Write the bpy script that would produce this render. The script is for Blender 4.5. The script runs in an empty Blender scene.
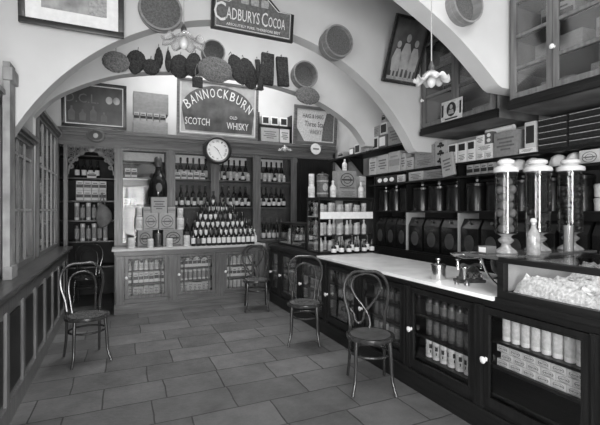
import bpy, bmesh, math, random
from mathutils import Vector, Matrix
R=random.Random(7)
S=bpy.context.scene
COL=S.collection
PI=math.pi
# ------------------------------------------------------------------ camera frame
F=396.0; YAW=math.radians(24.25); SY,CY=math.sin(YAW),math.cos(YAW); EYE=1.5
def at(px,py,X=None,Y=None,Z=None):
    """point of the place seen at a pixel of the photo, on a known plane"""
    k=(px-300)/F; m=(210-py)/F
    v=Vector((SY+k*CY, CY-k*SY, m))
    t = X/v.x if X is not None else (Y/v.y if Y is not None else (Z-EYE)/v.z)
    r=v*t; r.z+=EYE; return r
# ------------------------------------------------------------------ materials
MATS={}
def mat(name,g,rough=.5,spec=.5,metal=0,var=.25,scale=6,stretch=(1,1,1),bump=.0,coat=0):
    if name in MATS: return MATS[name]
    m=bpy.data.materials.new(name); m.use_nodes=True; nt=m.node_tree; N=nt.nodes; L=nt.links
    b=N['Principled BSDF']
    b.inputs['Roughness'].default_value=rough; b.inputs['Metallic'].default_value=metal
    b.inputs['Specular IOR Level'].default_value=spec; b.inputs['Coat Weight'].default_value=coat
    tc=N.new('ShaderNodeTexCoord'); mp=N.new('ShaderNodeMapping'); mp.inputs['Scale'].default_value=stretch
    nz=N.new('ShaderNodeTexNoise'); nz.inputs['Scale'].default_value=scale; nz.inputs['Detail'].default_value=5
    L.new(tc.outputs['Object'],mp.inputs['Vector']); L.new(mp.outputs['Vector'],nz.inputs['Vector'])
    cr=N.new('ShaderNodeMapRange'); cr.inputs['From Min'].default_value=.3; cr.inputs['From Max'].default_value=.7
    cr.inputs['To Min'].default_value=g*(1-var); cr.inputs['To Max'].default_value=g*(1+var)
    L.new(nz.outputs['Fac'],cr.inputs['Value'])
    L.new(cr.outputs['Result'],b.inputs['Base Color'])
    if bump:
        bp=N.new('ShaderNodeBump'); bp.inputs['Strength'].default_value=bump; bp.inputs['Distance'].default_value=.01
        L.new(nz.outputs['Fac'],bp.inputs['Height']); L.new(bp.outputs['Normal'],b.inputs['Normal'])
    MATS[name]=m; return m
def glassmat(name,tint=.93,rough=.02,gloss=.06):
    m=bpy.data.materials.new(name); m.use_nodes=True; nt=m.node_tree; N=nt.nodes; L=nt.links
    for n in list(N): N.remove(n)
    o=N.new('ShaderNodeOutputMaterial'); mx=N.new('ShaderNodeMixShader'); t=N.new('ShaderNodeBsdfTransparent'); g=N.new('ShaderNodeBsdfGlossy')
    fr=N.new('ShaderNodeLayerWeight'); fr.inputs['Blend'].default_value=.15
    ad=N.new('ShaderNodeMath'); ad.operation='MULTIPLY_ADD'; ad.inputs[1].default_value=.45; ad.inputs[2].default_value=gloss; ad.use_clamp=True
    t.inputs['Color'].default_value=(tint,tint,tint,1); g.inputs['Roughness'].default_value=rough; g.inputs['Color'].default_value=(1,1,1,1)
    L.new(fr.outputs['Fresnel'],ad.inputs[0]); L.new(ad.outputs[0],mx.inputs['Fac'])
    L.new(t.outputs[0],mx.inputs[1]); L.new(g.outputs[0],mx.inputs[2]); L.new(mx.outputs[0],o.inputs['Surface'])
    MATS[name]=m; return m
def woodgrain(name,g,rough,axis,spec=.5,coat=0,var=.35):
    st={'x':(1,14,14),'y':(14,1,14),'z':(14,14,1)}[axis]
    return mat(name,g,rough,spec,0,var,3,st,.08,coat)
plaster=mat('white_plaster',.62,.85,.2,0,.06,2.2,(1,1,1),.12)
plaster2=mat('grey_plaster',.50,.85,.2,0,.10,3,(1,1,1),.12)
ceil_m=mat('ceiling_distemper',.62,.9,.2,0,.05,2)
oak=woodgrain('mid_wood_upright',.115,.36,'z',.5)
oakx=woodgrain('mid_wood_long',.115,.36,'x',.5)
dark=woodgrain('dark_wood_long',.013,.36,'y',.3)
darkz=woodgrain('dark_wood_upright',.013,.36,'z',.3)
darkx=woodgrain('dark_wood_cross',.022,.36,'x',.4)
leftw=woodgrain('stained_wood_upright',.145,.32,'z',.5)
barw=woodgrain('pale_glazing_bar',.32,.4,'z',.4)
leftwy=woodgrain('stained_wood_long',.075,.28,'y',.6)
bent=woodgrain('bentwood_polish',.035,.22,'z',.6,.3)
seatm=mat('pressed_ply_seat',.11,.26,.5,0,.3,9,(1,1,1),.05)
marble=mat('white_marble',.92,.25,.5,0,.10,5,(1,1,1))
topedge=mat('pale_counter_board',.50,.35,.5,0,.15,4,(1,10,10))
black=mat('black_japan_tin',.010,.22,.5,0,.3,6)
emblem=mat('worn_gilt_emblem',.05,.4,.5,0,.4,14)
dkglass=mat('dark_bottle_glass',.012,.07,.6,0,.2,6)
mdglass=mat('brown_bottle_glass',.045,.08,.6,0,.2,6)
paper=mat('white_paper',.80,.75,.2,0,.07,20)
paperg=mat('grey_printed_paper',.36,.7,.25,0,.3,45)
paperd=mat('dark_printed_paper',.13,.65,.25,0,.3,40)
paperm=mat('pale_printed_card',.58,.7,.25,0,.20,38)
card=mat('brown_carton_board',.27,.75,.2,0,.14,8)
cardp=mat('pale_carton_board',.40,.75,.2,0,.10,8)
ink=mat('printing_ink',.03,.6,.3,0,.2,8)
inkg=mat('grey_printing_ink',.14,.6,.3,0,.2,8)
wlet=mat('white_lettering',.72,.5,.3,0,.05,8)
silver=mat('polished_metal',.62,.22,.5,1,.1,8)
brass=mat('dull_brass',.33,.3,.5,1,.15,8)
castm=mat('cast_painted_iron',.09,.35,.5,.3,.5,30,(1,1,1),.2)
porc=mat('white_porcelain',.80,.12,.6,0,.03,6)
tinw=mat('white_enamel_tin',.74,.3,.5,0,.08,10)
fuzz=mat('dark_coir_fibre',.050,.95,.1,0,.5,60,(1,1,1),.8)
fuzzl=mat('pale_straw_fibre',.16,.95,.1,0,.4,60,(1,1,1),.8)
sievew=mat('bent_sieve_wood',.25,.55,.3,0,.2,6,(1,1,6))
mesh_m=mat('fine_sieve_mesh',.12,.7,.3,0,.35,90)
clockf=mat('clock_dial_enamel',.78,.3,.4,0,.03,6)
mirror=mat('silvered_mirror',.50,.06,.5,1,.25,3)
tintm=mat('tinted_mirror_glass',.10,.12,.6,.1,.5,5)
tintp=mat('pale_mirror_glass',.42,.15,.6,.1,.30,5)
prints=mat('sepia_print',.33,.5,.3,0,.5,7)
skinp=mat('print_light_figure',.36,.5,.3,0,.2,14)
printd=mat('dark_print_ground',.035,.4,.4,0,.6,6)
leather=mat('worn_leather',.17,.55,.3,0,.3,9)
frost=mat('frosted_glass',.62,.25,.5,0,.08,6)
sweet=mat('pale_boiled_sweet',.20,.35,.5,0,.25,9)
sweetd=mat('dark_boiled_sweet',.035,.3,.5,0,.3,9)
sugar=mat('heaped_white_sweets',.80,.6,.3,0,.35,55,(1,1,1),.9)
cordm=mat('pale_twisted_flex',.40,.8,.2,0,.2,60)
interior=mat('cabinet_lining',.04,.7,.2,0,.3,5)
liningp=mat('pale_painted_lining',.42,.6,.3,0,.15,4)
glass=glassmat('window_glass',.95,.02,.025)
glassL=glassmat('screen_glass',.95,.03,.008)
glassr=glassmat('old_plate_glass',.92,.015,.10)
jarglass=glassmat('thick_jar_glass',.80,.03,.03)
shadeglass=glassmat('opal_frilled_glass',.9,.12,.10)
def _opal(nt,fac):
    N=nt.nodes; L=nt.links; o=[n for n in N if n.type=='OUTPUT_MATERIAL'][0]; old=o.inputs['Surface'].links[0].from_socket
    d=N.new('ShaderNodeBsdfDiffuse'); d.inputs['Color'].default_value=(.8,.8,.8,1); m=N.new('ShaderNodeMixShader'); m.inputs['Fac'].default_value=fac
    L.new(old,m.inputs[1]); L.new(d.outputs[0],m.inputs[2]); L.new(m.outputs[0],o.inputs['Surface'])
_opal(shadeglass.node_tree,.22); shadewhite=glassmat('white_frilled_glass',.9,.12,.08); _opal(shadewhite.node_tree,.6)
# flagstones: brick pattern in metres
fm=bpy.data.materials.new('stone_flags'); fm.use_nodes=True
def _floor(nt):
    N=nt.nodes; L=nt.links; b=N['Principled BSDF']
    tc=N.new('ShaderNodeTexCoord'); mp=N.new('ShaderNodeMapping'); mp.inputs['Location'].default_value=(.12,.04,0)
    dn=N.new('ShaderNodeTexNoise'); dn.inputs['Scale'].default_value=3; 
    dv=N.new('ShaderNodeVectorMath'); dv.operation='MULTIPLY_ADD'; dv.inputs[1].default_value=(.03,.03,0)
    L.new(tc.outputs['Object'],mp.inputs['Vector']); L.new(mp.outputs['Vector'],dn.inputs['Vector'])
    L.new(dn.outputs['Color'],dv.inputs[0]); L.new(mp.outputs['Vector'],dv.inputs[2])
    br=N.new('ShaderNodeTexBrick'); br.offset=.42; br.offset_frequency=2; br.squash=.78; br.squash_frequency=3
    for k,v in (('Scale',1),('Mortar Size',.006),('Mortar Smooth',.2),('Brick Width',.60),('Row Height',.375),('Bias',-.1)): br.inputs[k].default_value=v
    br.inputs['Color1'].default_value=(.108,)*3+(1,); br.inputs['Color2'].default_value=(.165,)*3+(1,); br.inputs['Mortar'].default_value=(.045,)*3+(1,)
    L.new(dv.outputs[0],br.inputs['Vector'])
    n1=N.new('ShaderNodeTexNoise'); n1.inputs['Scale'].default_value=2.2; n1.inputs['Detail'].default_value=8; n1.inputs['Roughness'].default_value=.7
    L.new(tc.outputs['Object'],n1.inputs['Vector'])
    mr=N.new('ShaderNodeMapRange'); mr.inputs['From Min'].default_value=.3; mr.inputs['From Max'].default_value=.7; mr.inputs['To Min'].default_value=.68; mr.inputs['To Max'].default_value=1.3
    L.new(n1.outputs['Fac'],mr.inputs['Value'])
    mx=N.new('ShaderNodeMix'); mx.data_type='RGBA'; mx.blend_type='MULTIPLY'; mx.inputs['Factor'].default_value=1
    L.new(br.outputs['Color'],mx.inputs[6]); L.new(mr.outputs['Result'],mx.inputs[7]); L.new(mx.outputs[2],b.inputs['Base Color'])
    n2=N.new('ShaderNodeTexNoise'); n2.inputs['Scale'].default_value=30; n2.inputs['Detail'].default_value=4; L.new(tc.outputs['Object'],n2.inputs['Vector'])
    su=N.new('ShaderNodeMath'); su.operation='MULTIPLY_ADD'; su.inputs[1].default_value=-2.0
    L.new(br.outputs['Fac'],su.inputs[0]); L.new(n2.outputs['Fac'],su.inputs[2])
    bp=N.new('ShaderNodeBump'); bp.inputs['Strength'].default_value=.35; bp.inputs['Distance'].default_value=.01
    L.new(su.outputs[0],bp.inputs['Height']); L.new(bp.outputs['Normal'],b.inputs['Normal'])
    b.inputs['Roughness'].default_value=.55; b.inputs['Specular IOR Level'].default_value=.35
_floor(fm.node_tree)
# ------------------------------------------------------------------ mesh builder
class MB:
    def __init__(s): s.bm=bmesh.new(); s.nb=0
    def box(s,x0,x1,y0,y1,z0,z1,bev=0):
        x0,x1=min(x0,x1),max(x0,x1); y0,y1=min(y0,y1),max(y0,y1); z0,z1=min(z0,z1),max(z0,z1)
        q=.00016*(s.nb%11); s.nb+=1; x0+=q; x1-=q; y0+=q; y1-=q; z1-=q   # joinery: no two pieces share a face plane
        v=[s.bm.verts.new(p) for p in ((x0,y0,z0),(x1,y0,z0),(x1,y1,z0),(x0,y1,z0),(x0,y0,z1),(x1,y0,z1),(x1,y1,z1),(x0,y1,z1))]
        fs=[s.bm.faces.new([v[i] for i in q]) for q in ((0,3,2,1),(4,5,6,7),(0,1,5,4),(1,2,6,5),(2,3,7,6),(3,0,4,7))]
        if bev:
            es=list({e for f in fs for e in f.edges})
            bmesh.ops.bevel(s.bm,geom=es,offset=bev,segments=2,affect='EDGES',profile=.6)
        return s
    def grid(s,rows,close_u=False,cap0=False,cap1=False):
        """rows of equal length loops of points, bridged"""
        R_=[[s.bm.verts.new(p) for p in r] for r in rows]
        n=len(R_[0])
        for a,b in zip(R_,R_[1:]):
            for i in range(n if close_u else n-1):
                j=(i+1)%n
                s.bm.faces.new((a[i],a[j],b[j],b[i]))
        if cap0: s.bm.faces.new(list(reversed(R_[0])))
        if cap1: s.bm.faces.new(R_[-1])
        return s
    def lathe(s,prof,n=20,c=(0,0,0),axis='z',sx=1,sy=1):
        rows=[]
        for r,z in prof:
            row=[]
            for i in range(n):
                a=2*PI*i/n; p=(r*math.cos(a)*sx,r*math.sin(a)*sy,z)
                if axis=='y': p=(p[0],-p[2],p[1])
                elif axis=='x': p=(p[2],p[0],p[1])
                row.append((c[0]+p[0],c[1]+p[1],c[2]+p[2]))
            rows.append(row)
        return s.grid(rows,True)
    def tube(s,pts,r,n=8,closed=False,taper=None):
        P=[Vector(p) for p in pts]; m=len(P); rows=[]; up=None
        for i,p in enumerate(P):
            if closed: t=(P[(i+1)%m]-P[i-1])
            else: t=P[min(i+1,m-1)]-P[max(i-1,0)]
            t=t.normalized() if t.length>1e-9 else Vector((0,0,1))
            if up is None:
                up=Vector((0,0,1)) if abs(t.z)<.9 else Vector((1,0,0))
            u=(up-t*up.dot(t)); u=u.normalized() if u.length>1e-6 else t.orthogonal().normalized(); up=u
            w=t.cross(u); rr=r if taper is None else r*taper[i]
            rows.append([p+u*math.cos(2*PI*k/n)*rr+w*math.sin(2*PI*k/n)*rr for k in range(n)])
        if closed: rows.append(rows[0])
        return s.grid(rows,True,not closed,not closed)
    def prism(s,poly,y0,y1):
        """poly of (x,z), extruded along y"""
        a=[s.bm.verts.new((x,y0,z)) for x,z in poly]; b=[s.bm.verts.new((x,y1,z)) for x,z in poly]; n=len(poly)
        s.bm.faces.new(a); s.bm.faces.new(list(reversed(b)))
        for i in range(n):
            j=(i+1)%n; s.bm.faces.new((a[j],a[i],b[i],b[j]))
        return s
    def ball(s,c,r,sub=2,sc=(1,1,1)):
        M=Matrix.Translation(c)@Matrix.Diagonal((r*sc[0],r*sc[1],r*sc[2],1))
        bmesh.ops.create_icosphere(s.bm,subdivisions=sub,radius=1,matrix=M); return s
    def move(s,M): bmesh.ops.transform(s.bm,matrix=M,verts=s.bm.verts); return s
    def mesh(s,name,m,smooth=True):
        bmesh.ops.remove_doubles(s.bm,verts=s.bm.verts,dist=1e-5)
        bmesh.ops.recalc_face_normals(s.bm,faces=s.bm.faces)
        me=bpy.data.meshes.new(name); s.bm.to_mesh(me); s.bm.free()
        me.materials.append(m)
        if smooth:
            me.polygons.foreach_set('use_smooth',[True]*len(me.polygons)); me.set_sharp_from_angle(angle=math.radians(38))
        return me
    def build(s,name,m,parent=None,smooth=True,**kw):
        o=bpy.data.objects.new(name,s.mesh(name,m,smooth)); COL.objects.link(o)
        if parent is not None: o.parent=parent
        for k,v in kw.items(): o[k]=v
        return o
def tag(o,label,cat,group=None):
    o['label']=label; o['category']=cat
    if group: o['group']=group
    return o
def thing(name,label,cat,loc=(0,0,0),rz=0,group=None):
    o=bpy.data.objects.new(name,None); COL.objects.link(o); o.location=loc; o.rotation_euler=(0,0,rz); o.empty_display_size=.05
    return tag(o,label,cat,group)
def struct(name,mb,m,parent=None,smooth=False):
    o=mb.build(name,m,parent,smooth)
    if parent is None: o['kind']='structure'
    return o
def B(x0,x1,y0,y1,z0,z1,bev=0): return MB().box(x0,x1,y0,y1,z0,z1,bev)
class Kind:
    """a kind of thing: a body mesh with child part meshes; every place() is an object of its own"""
    def __init__(s,name,body,parts=()): s.name=name; s.body=body; s.parts=parts
    def place(s,loc,label,cat,group=None,rz=0,sc=(1,1,1),rot=None):
        o=bpy.data.objects.new(s.name,s.body); COL.objects.link(o); o.location=loc
        o.rotation_euler=rot if rot else (0,0,rz); o.scale=sc
        tag(o,label,cat,group)
        for pn,pm in s.parts:
            c=bpy.data.objects.new(pn,pm); COL.objects.link(c); c.parent=o
        return o
def text_bm(body,w,h,depth=.002,spacing=1):
    """flat lettering fitted in w x h, lying in x/z, centred, facing -y; returns MB"""
    cu=bpy.data.curves.new('lettering','FONT'); cu.body=body; cu.align_x='CENTER'; cu.extrude=.5; cu.resolution_u=2; cu.space_character=spacing
    o=bpy.data.objects.new('lettering',cu); COL.objects.link(o)
    dg=bpy.context.evaluated_depsgraph_get(); me=bpy.data.meshes.new_from_object(o.evaluated_get(dg))
    bpy.data.objects.remove(o); bpy.data.curves.remove(cu)
    b=MB(); b.bm.from_mesh(me); bpy.data.meshes.remove(me)
    vs=b.bm.verts
    x0,x1=min(v.co.x for v in vs),max(v.co.x for v in vs); y0,y1=min(v.co.y for v in vs),max(v.co.y for v in vs)
    for v in vs:
        x=(v.co.x-(x0+x1)/2)/(x1-x0)*w; z=(v.co.y-(y0+y1)/2)/(y1-y0)*h; y=-v.co.z*depth
        v.co=(x,y,z)
    return b
def merge(a,b):
    me=bpy.data.meshes.new('t'); b.bm.to_mesh(me); b.bm.free(); a.bm.from_mesh(me); bpy.data.meshes.remove(me); return a
def catmull(P,n=8):
    out=[]
    for i in range(len(P)-1):
        p0=Vector(P[max(i-1,0)]);p1=Vector(P[i]);p2=Vector(P[i+1]);p3=Vector(P[min(i+2,len(P)-1)])
        for k in range(n):
            t=k/n
            out.append(.5*((2*p1)+(-p0+p2)*t+(2*p0-5*p1+4*p2-p3)*t*t+(-p0+3*p1-3*p2+p3)*t**3))
    out.append(Vector(P[-1])); return out

# ================================================================== SETTING
XL,XR=-1.45,3.78
struct('floor',B(XL-.15,XR+.15,-1.75,8.2,-.1,0),fm)
cl=MB()
SK=[(.9,3.2,-1.3,.9),(.2,2.9,5.35,7.0),(.2,2.6,3.98,4.44)]   # unseen roof lights, added to the ceiling to brighten the room
cl.box(XL-.15,XR+.15,-1.75,-1.3,4.4,4.5); cl.box(XL-.15,.9,-1.3,.9,4.4,4.5); cl.box(3.2,XR+.15,-1.3,.9,4.4,4.5); cl.box(XL-.15,XR+.15,.9,3.98,4.4,4.5); cl.box(XL-.15,.2,3.98,4.44,4.4,4.5); cl.box(2.6,XR+.15,3.98,4.44,4.4,4.5); cl.box(XL-.15,XR+.15,4.44,5.35,4.4,4.5)
cl.box(XL-.15,.2,5.35,7.0,4.4,4.5); cl.box(2.9,XR+.15,5.35,7.0,4.4,4.5); cl.box(XL-.15,XR+.15,7.0,8.2,4.4,4.5)
struct('ceiling',cl,ceil_m)
for i,(x0,x1,y0,y1) in enumerate(SK):
    w=MB()
    for k in range(5): xx=x0+(x1-x0)*k/4; w.box(xx-.02,xx+.02,y0,y1,4.43,4.49)
    w.box(x0,x1,y0,y0+.04,4.43,4.49); w.box(x0,x1,y1-.04,y1,4.43,4.49)
    wo=struct('window_%d'%(i+5),w,darkz); B(x0,x1,y0,y1,4.458,4.462).build('pane',glass,wo,False)  # frames and panes of the added roof lights, out of view
WY0,WY1,WZ0,WZ1=-1.2,1.1,1.0,3.0  # unseen side window, added to let in light from the left
wl_=MB(); wl_.box(XL-.15,XL,-1.75,8.2,0,WZ0); wl_.box(XL-.15,XL,-1.75,8.2,WZ1,4.4); wl_.box(XL-.15,XL,-1.75,WY0,WZ0,WZ1); wl_.box(XL-.15,XL,WY1,8.2,WZ0,WZ1)
struct('wall_left',wl_,plaster2)
w=MB()
for k in range(4): yy=WY0+.02+(WY1-WY0-.04)*k/3; w.box(XL-.11,XL-.05,yy-.02,yy+.02,WZ0,WZ1)
for z in (WZ0+.025,2.1,WZ1-.025): w.box(XL-.11,XL-.05,WY0,WY1,z-.025,z+.025)
wo=struct('window_8',w,darkz); B(XL-.082,XL-.078,WY0,WY1,WZ0,WZ1).build('pane',glass,wo,False)  # bars and pane of the added side window
struct('wall_right',B(XR,XR+.15,-1.75,8.2,0,4.4),plaster2)
struct('wall_back',B(XL,XR,8.05,8.2,0,4.4),plaster2)
struct('wall_back_upper',B(XL,XR,7.22,7.32,2.72,4.4),plaster)
# shop front behind the camera: piers, stall riser, fascia, glazing bars
fw=MB(); FX0,FX1,FZ0,FZ1=-1.0,.75,.08,2.35
fw.box(XL,XR,-1.75,-1.60,0,FZ0); fw.box(XL,XR,-1.75,-1.60,FZ1,4.4); fw.box(XL,FX0,-1.75,-1.60,FZ0,FZ1); fw.box(FX1,XR,-1.75,-1.60,FZ0,FZ1)
struct('wall_front',fw,plaster2)
w=MB()
for k in range(4): xx=FX0+.02+(FX1-FX0-.04)*k/3; w.box(xx-.02,xx+.02,-1.71,-1.65,FZ0,FZ1)
for z in (FZ0+.025,1.0,FZ1-.025): w.box(FX0,FX1,-1.71,-1.65,z-.025,z+.025)
wo=struct('window_4',w,darkz); B(FX0,FX1,-1.682,-1.678,FZ0,FZ1).build('pane',glass,wo,False)
def arch_wall(name,low,ztop,y0,y1,m):
    b=MB()
    for (xa,za),(xb,zb) in zip(low,low[1:]):
        A=[(xa,y0,za),(xb,y0,zb),(xb,y1,zb),(xa,y1,za)]
        vs=[b.bm.verts.new(p) for p in A]; b.bm.faces.new(list(reversed(vs)))
        if abs(xb-xa)>1e-6:
            for y in (y0,y1):
                b.bm.faces.new([b.bm.verts.new(p) for p in ((xa,y,za),(xb,y,zb),(xb,y,ztop),(xa,y,ztop))])
    xs,xe=low[0],low[-1]
    for x,z in (xs,xe): b.bm.faces.new([b.bm.verts.new(p) for p in ((x,y0,z),(x,y1,z),(x,y1,ztop),(x,y0,ztop))])
    b.bm.faces.new([b.bm.verts.new(p) for p in ((xs[0],y0,ztop),(xe[0],y0,ztop),(xe[0],y1,ztop),(xs[0],y1,ztop))])
    bmesh.ops.remove_doubles(b.bm,verts=b.bm.verts,dist=1e-4)
    o=struct(name,b,m,None,True)
    return o
ca=(1.23,1.086,2.257)
lowA=[(XL,0),(-.80,0)]
n=60; a0=math.acos((-.80-ca[0])/ca[2]); a1=math.acos((3.17-ca[0])/ca[2])
for i in range(n+1):
    a=a0+(a1-a0)*i/n; lowA.append((ca[0]+ca[2]*math.cos(a),ca[1]+ca[2]*math.sin(a)))
lowA+=[(3.22,2.2),(XR,2.2)]
arch_wall('wall_arch_front',lowA,4.4,3.75,3.90,plaster)
pB=[(-.85,2.49),(-.59,2.76),(-.05,3.03),(.6,3.165),(1.22,3.2),(1.84,3.165),(2.49,3.03),(3.03,2.76),(3.285,2.49)]
lowB=[(XL,0),(-.87,0)]+[tuple(p) for p in catmull(pB,8)]+[(3.30,2.45),(XR,2.45)]
arch_wall('wall_arch_back',lowB,4.4,4.95,5.10,plaster)
pC=[(-1.2,3.3),(-.3,3.44),(.6,3.46),(1.3,3.38),(1.75,3.26),(2.07,3.135),(2.45,2.95),(2.70,2.79),(2.97,2.585)]
lowC=[(XL,3.2)]+[tuple(p) for p in catmull(pC,8)]+[(3.02,2.565),(XR,2.565)]
arch_wall('wall_arch_right',lowC,4.4,2.42,2.58,plaster)
# left side: wainscot, sill ledge, glazed screen
wl=MB(); wp=MB(); y=.3
wl.box(-.86,-.74,.2,6.58,0,.90)
wl.box(-.74,-.715,.2,6.58,0,.14); wl.box(-.74,-.715,.2,6.58,.80,.90)
while y<6.5:
    wl.box(-.74,-.715,y,y+.075,.14,.80); 
    wp.box(-.74,-.727,y+.12,min(y+.50-.045,6.57),.19,.75)
    y+=.5
wo=struct('wall_left_wainscot',wl,leftw); wp.build('panels',darkz,wo,False)
tr=MB(); tr.box(-.87,-.64,.2,6.56,.945,.98,.008); tr.box(-.86,-.675,.2,6.56,.90,.945)
struct('trim_1',tr,leftwy)
def screen(idx,y0,y1,z1,step):
    b=MB(); bars=MB(); x0,x1=-.90,-.83
    b.box(x0,x1,y0,y0+.06,.981,z1); b.box(x0,x1,y1-.06,y1,.981,z1); b.box(x0,x1,y0,y1,z1-.07,z1); b.box(x0,x1,y0,y1,.981,1.03)
    b.box(x0-.02,x1+.05,y0,y1,z1,z1+.035); b.box(x0-.01,x1+.025,y0,y1,z1-.03,z1)
    k=y0+.06+step
    while k<y1-.1:
        bars.box(x1-.030,x1-.012,k-.018,k+.018,1.02,z1-.06); k+=step
    for z in (1.5,2.0): bars.box(x1-.028,x1-.014,y0+.06,y1-.06,z-.012,z+.012)
    o=struct('window_%d'%idx,b,leftw); bars.build('glazing_bars',barw,o,False)
    B(-.868,-.863,y0+.05,y1-.05,1.02,z1-.06).build('pane',glassL,o,False)
screen(1,1.25,3.70,2.35,.35); screen(2,3.95,4.90,2.20,.27); screen(3,5.14,6.60,2.58,.31)
pb=MB(); pb.box(-.80,-.755,3.56,3.72,.98,2.6); pb.box(-.80,-.735,3.54,3.735,2.46,2.56,.01); pb.box(-.80,-.74,3.55,3.73,.98,1.08,.008)
struct('trim_2',pb,mat('worn_grey_paint',.30,.7,.2,0,.3,7,(1,1,1),.1))
# ================================================================== BACK FIXTURE
YF=6.70   # front plane of the glazed wall fixture
fx=thing('bottle_fixture','tall mid-brown glazed shelving fixture with cornice along the whole back wall','shelving',(1.4,YF,0))
def PT(mb,name,m,root,par=None,smooth=False,**kw):
    """part written in place coordinates; root is an unrotated thing"""
    mb.move(Matrix.Translation(-Vector(root.location)))
    return mb.build(name,m,par or root,smooth,**kw)
XE=3.75; glassq=glassmat('thin_cabinet_glass',.95,.05,.010); fxl=mat('fixture_lining',.10,.6,.3,0,.35,3)
posts=[-.052,.727,1.445,2.186,2.912]
c=MB(); c.box(-.90,XE,YF-.07,YF+.50,2.648,2.71,.012); c.box(-.90,XE,YF-.045,YF+.45,2.602,2.648); c.box(-.90,XE,YF-.02,YF+.45,2.575,2.602)
PT(c,'cornice',oakx,fx)
c=MB(); c.box(-.90,XE,YF,YF+.06,2.46,2.575); c.box(-.02,XE,YF-.012,YF,2.48,2.495); PT(c,'header_rail',oakx,fx)
for i,x in enumerate(posts):
    w=.042 if i else .05
    c=MB(); zb=.945 if i and i<4 else (0 if i==0 else .945)
    if i==0: c.box(x-w,x+w,YF,YF+.5,0,2.46) 
    else: c.box(x-w,x+w,YF,YF+.06,zb,2.46)
    c.box(x-w*.55,x+w*.55,YF-.014,YF,.96,2.44); c.box(x-w*1.1,x+w*1.1,YF-.018,YF+.02,2.38,2.44)
    PT(c,'post',oak,fx)
for x in (-.86,-.75):
    PT(B(x-.025,x+.025,YF,YF+.08,0,2.46),'post',oak,fx)
PT(B(.0,XE,YF+.46,YF+.48,.945,2.575),'back_panel',fxl,fx)
PT(B(XE-.03,XE,YF,YF+.46,.0,2.575),'side_panel',oak,fx)
for z in (.945,1.55,2.02):
    PT(B(.0,2.87,YF+.09,YF+.455,z-.02,z),'shelf',oakx,fx)
for i in range(4):
    x0,x1=posts[i]+.045,posts[i+1]-.045
    d=MB(); d.box(x0,x0+.025,YF+.005,YF+.03,.95,2.455); d.box(x1-.025,x1,YF+.005,YF+.03,.95,2.455); d.box(x0,x1,YF+.005,YF+.03,2.43,2.455); d.box(x0,x1,YF+.005,YF+.03,.95,.985)
    dd=PT(d,'door',oak,fx)
    PT(B(x0+.02,x1-.02,YF+.016,YF+.020,.97,2.44),'pane',glassq,fx,dd)
    # pale scalloped valance at the head of the bay
    v=MB()
    v.box(x0+.02,x1-.02,YF+.44,YF+.452,2.32,2.46)
    PT(v,'valance',paper,fx)
PT(B(.02,.675,-.006,.006,0,.72).move(Matrix.Translation((0,YF+.36,1.60))@Matrix.Rotation(math.radians(-7),4,'X')),'mirror_back',mirror,fx,label='silvered mirror behind the leftmost glazed bay')
# dark panelled door right of the bays
c=MB(); c.box(2.96,3.71,YF+.02,YF+.05,.0,2.46); c.box(3.03,3.65,YF+.008,YF+.02,1.3,2.38); c.box(3.03,3.65,YF+.008,YF+.02,.2,1.2)
PT(c,'side_door',darkz,fx)
# carved fretwork brackets in the doorway head
def fret(cx,side):
    b=MB(); y=YF+.03
    def ring(x,z,r,t=.008): b.tube([(x+r*math.cos(2*PI*k/18),y,z+r*math.sin(2*PI*k/18)) for k in range(18)],t,6,True)
    s=side
    for (dx,dz,r) in ((.045,.05,.04),(.13,.05,.042),(.215,.045,.035),(.045,.135,.042),(.045,.225,.037),(.12,.125,.038),(.29,.04,.028),(.045,.31,.03),(.185,.105,.026),(.105,.20,.026)):
        ring(cx+s*dx,2.455-dz,r); ring(cx+s*dx,2.455-dz,r*.5,.007)
    b.tube([(-.415-s*.30*math.cos(t),y,2.03+.355*math.sin(t)) for t in [PI/2*k/14 for k in range(15)]],.010,6)
    return b
PT(fret(-.725,1),'fretwork_bracket',oak,fx,None,True); PT(fret(-.107,-1),'fretwork_bracket',oak,fx,None,True)
c=MB(); c.box(-.72,-.11,YF+.02,YF+.04,2.435,2.46); c.lathe([(.0,-.02),(.05,-.015),(.06,.0),(.05,.015),(0,.02)],16,(-.415,YF+.03,2.425),'y'); PT(c,'doorway_head',oak,fx)
# oval medallion on the cornice
md=thing('oval_medallion','small dark oval portrait medallion on the cornice above the back doorway','medallion',(-.35,YF-.10,2.605))
MB().lathe([(.0,.02),(.105,.02),(.125,.01),(.125,-.012),(.0,-.012)],28,(0,0,0),'y',1,1).move(Matrix.Diagonal((1,1,.78,1))).build('frame',oak,md)
MB().lathe([(.0,.005),(.092,.005),(.092,-.004),(0,-.004)],28,(0,-.021,0),'y').move(Matrix.Diagonal((1,1,.78,1))).build('portrait',printd,md)
MB().ball((.0,-.027,-.005),.035,2,(1,.08,1.1)).build('face',prints,md)

# alcove behind the doorway
ac=thing('alcove_shelving','dark shelves of packets seen through the back left doorway','shelving',(-.5,7.75,0))
for z in (.55,.98,1.33,1.66,2.04,2.42): PT(B(-1.2,.15,7.50,7.95,z-.025,z),'shelf',darkx,ac)
PT(B(-1.2,.15,7.95,7.99,0,2.6),'back_panel',interior,ac); PT(B(.15,.19,7.50,7.99,0,2.6),'side_panel',darkz,ac); PT(B(-1.24,-1.2,7.50,7.99,0,2.6),'side_panel',darkz,ac)

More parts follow.
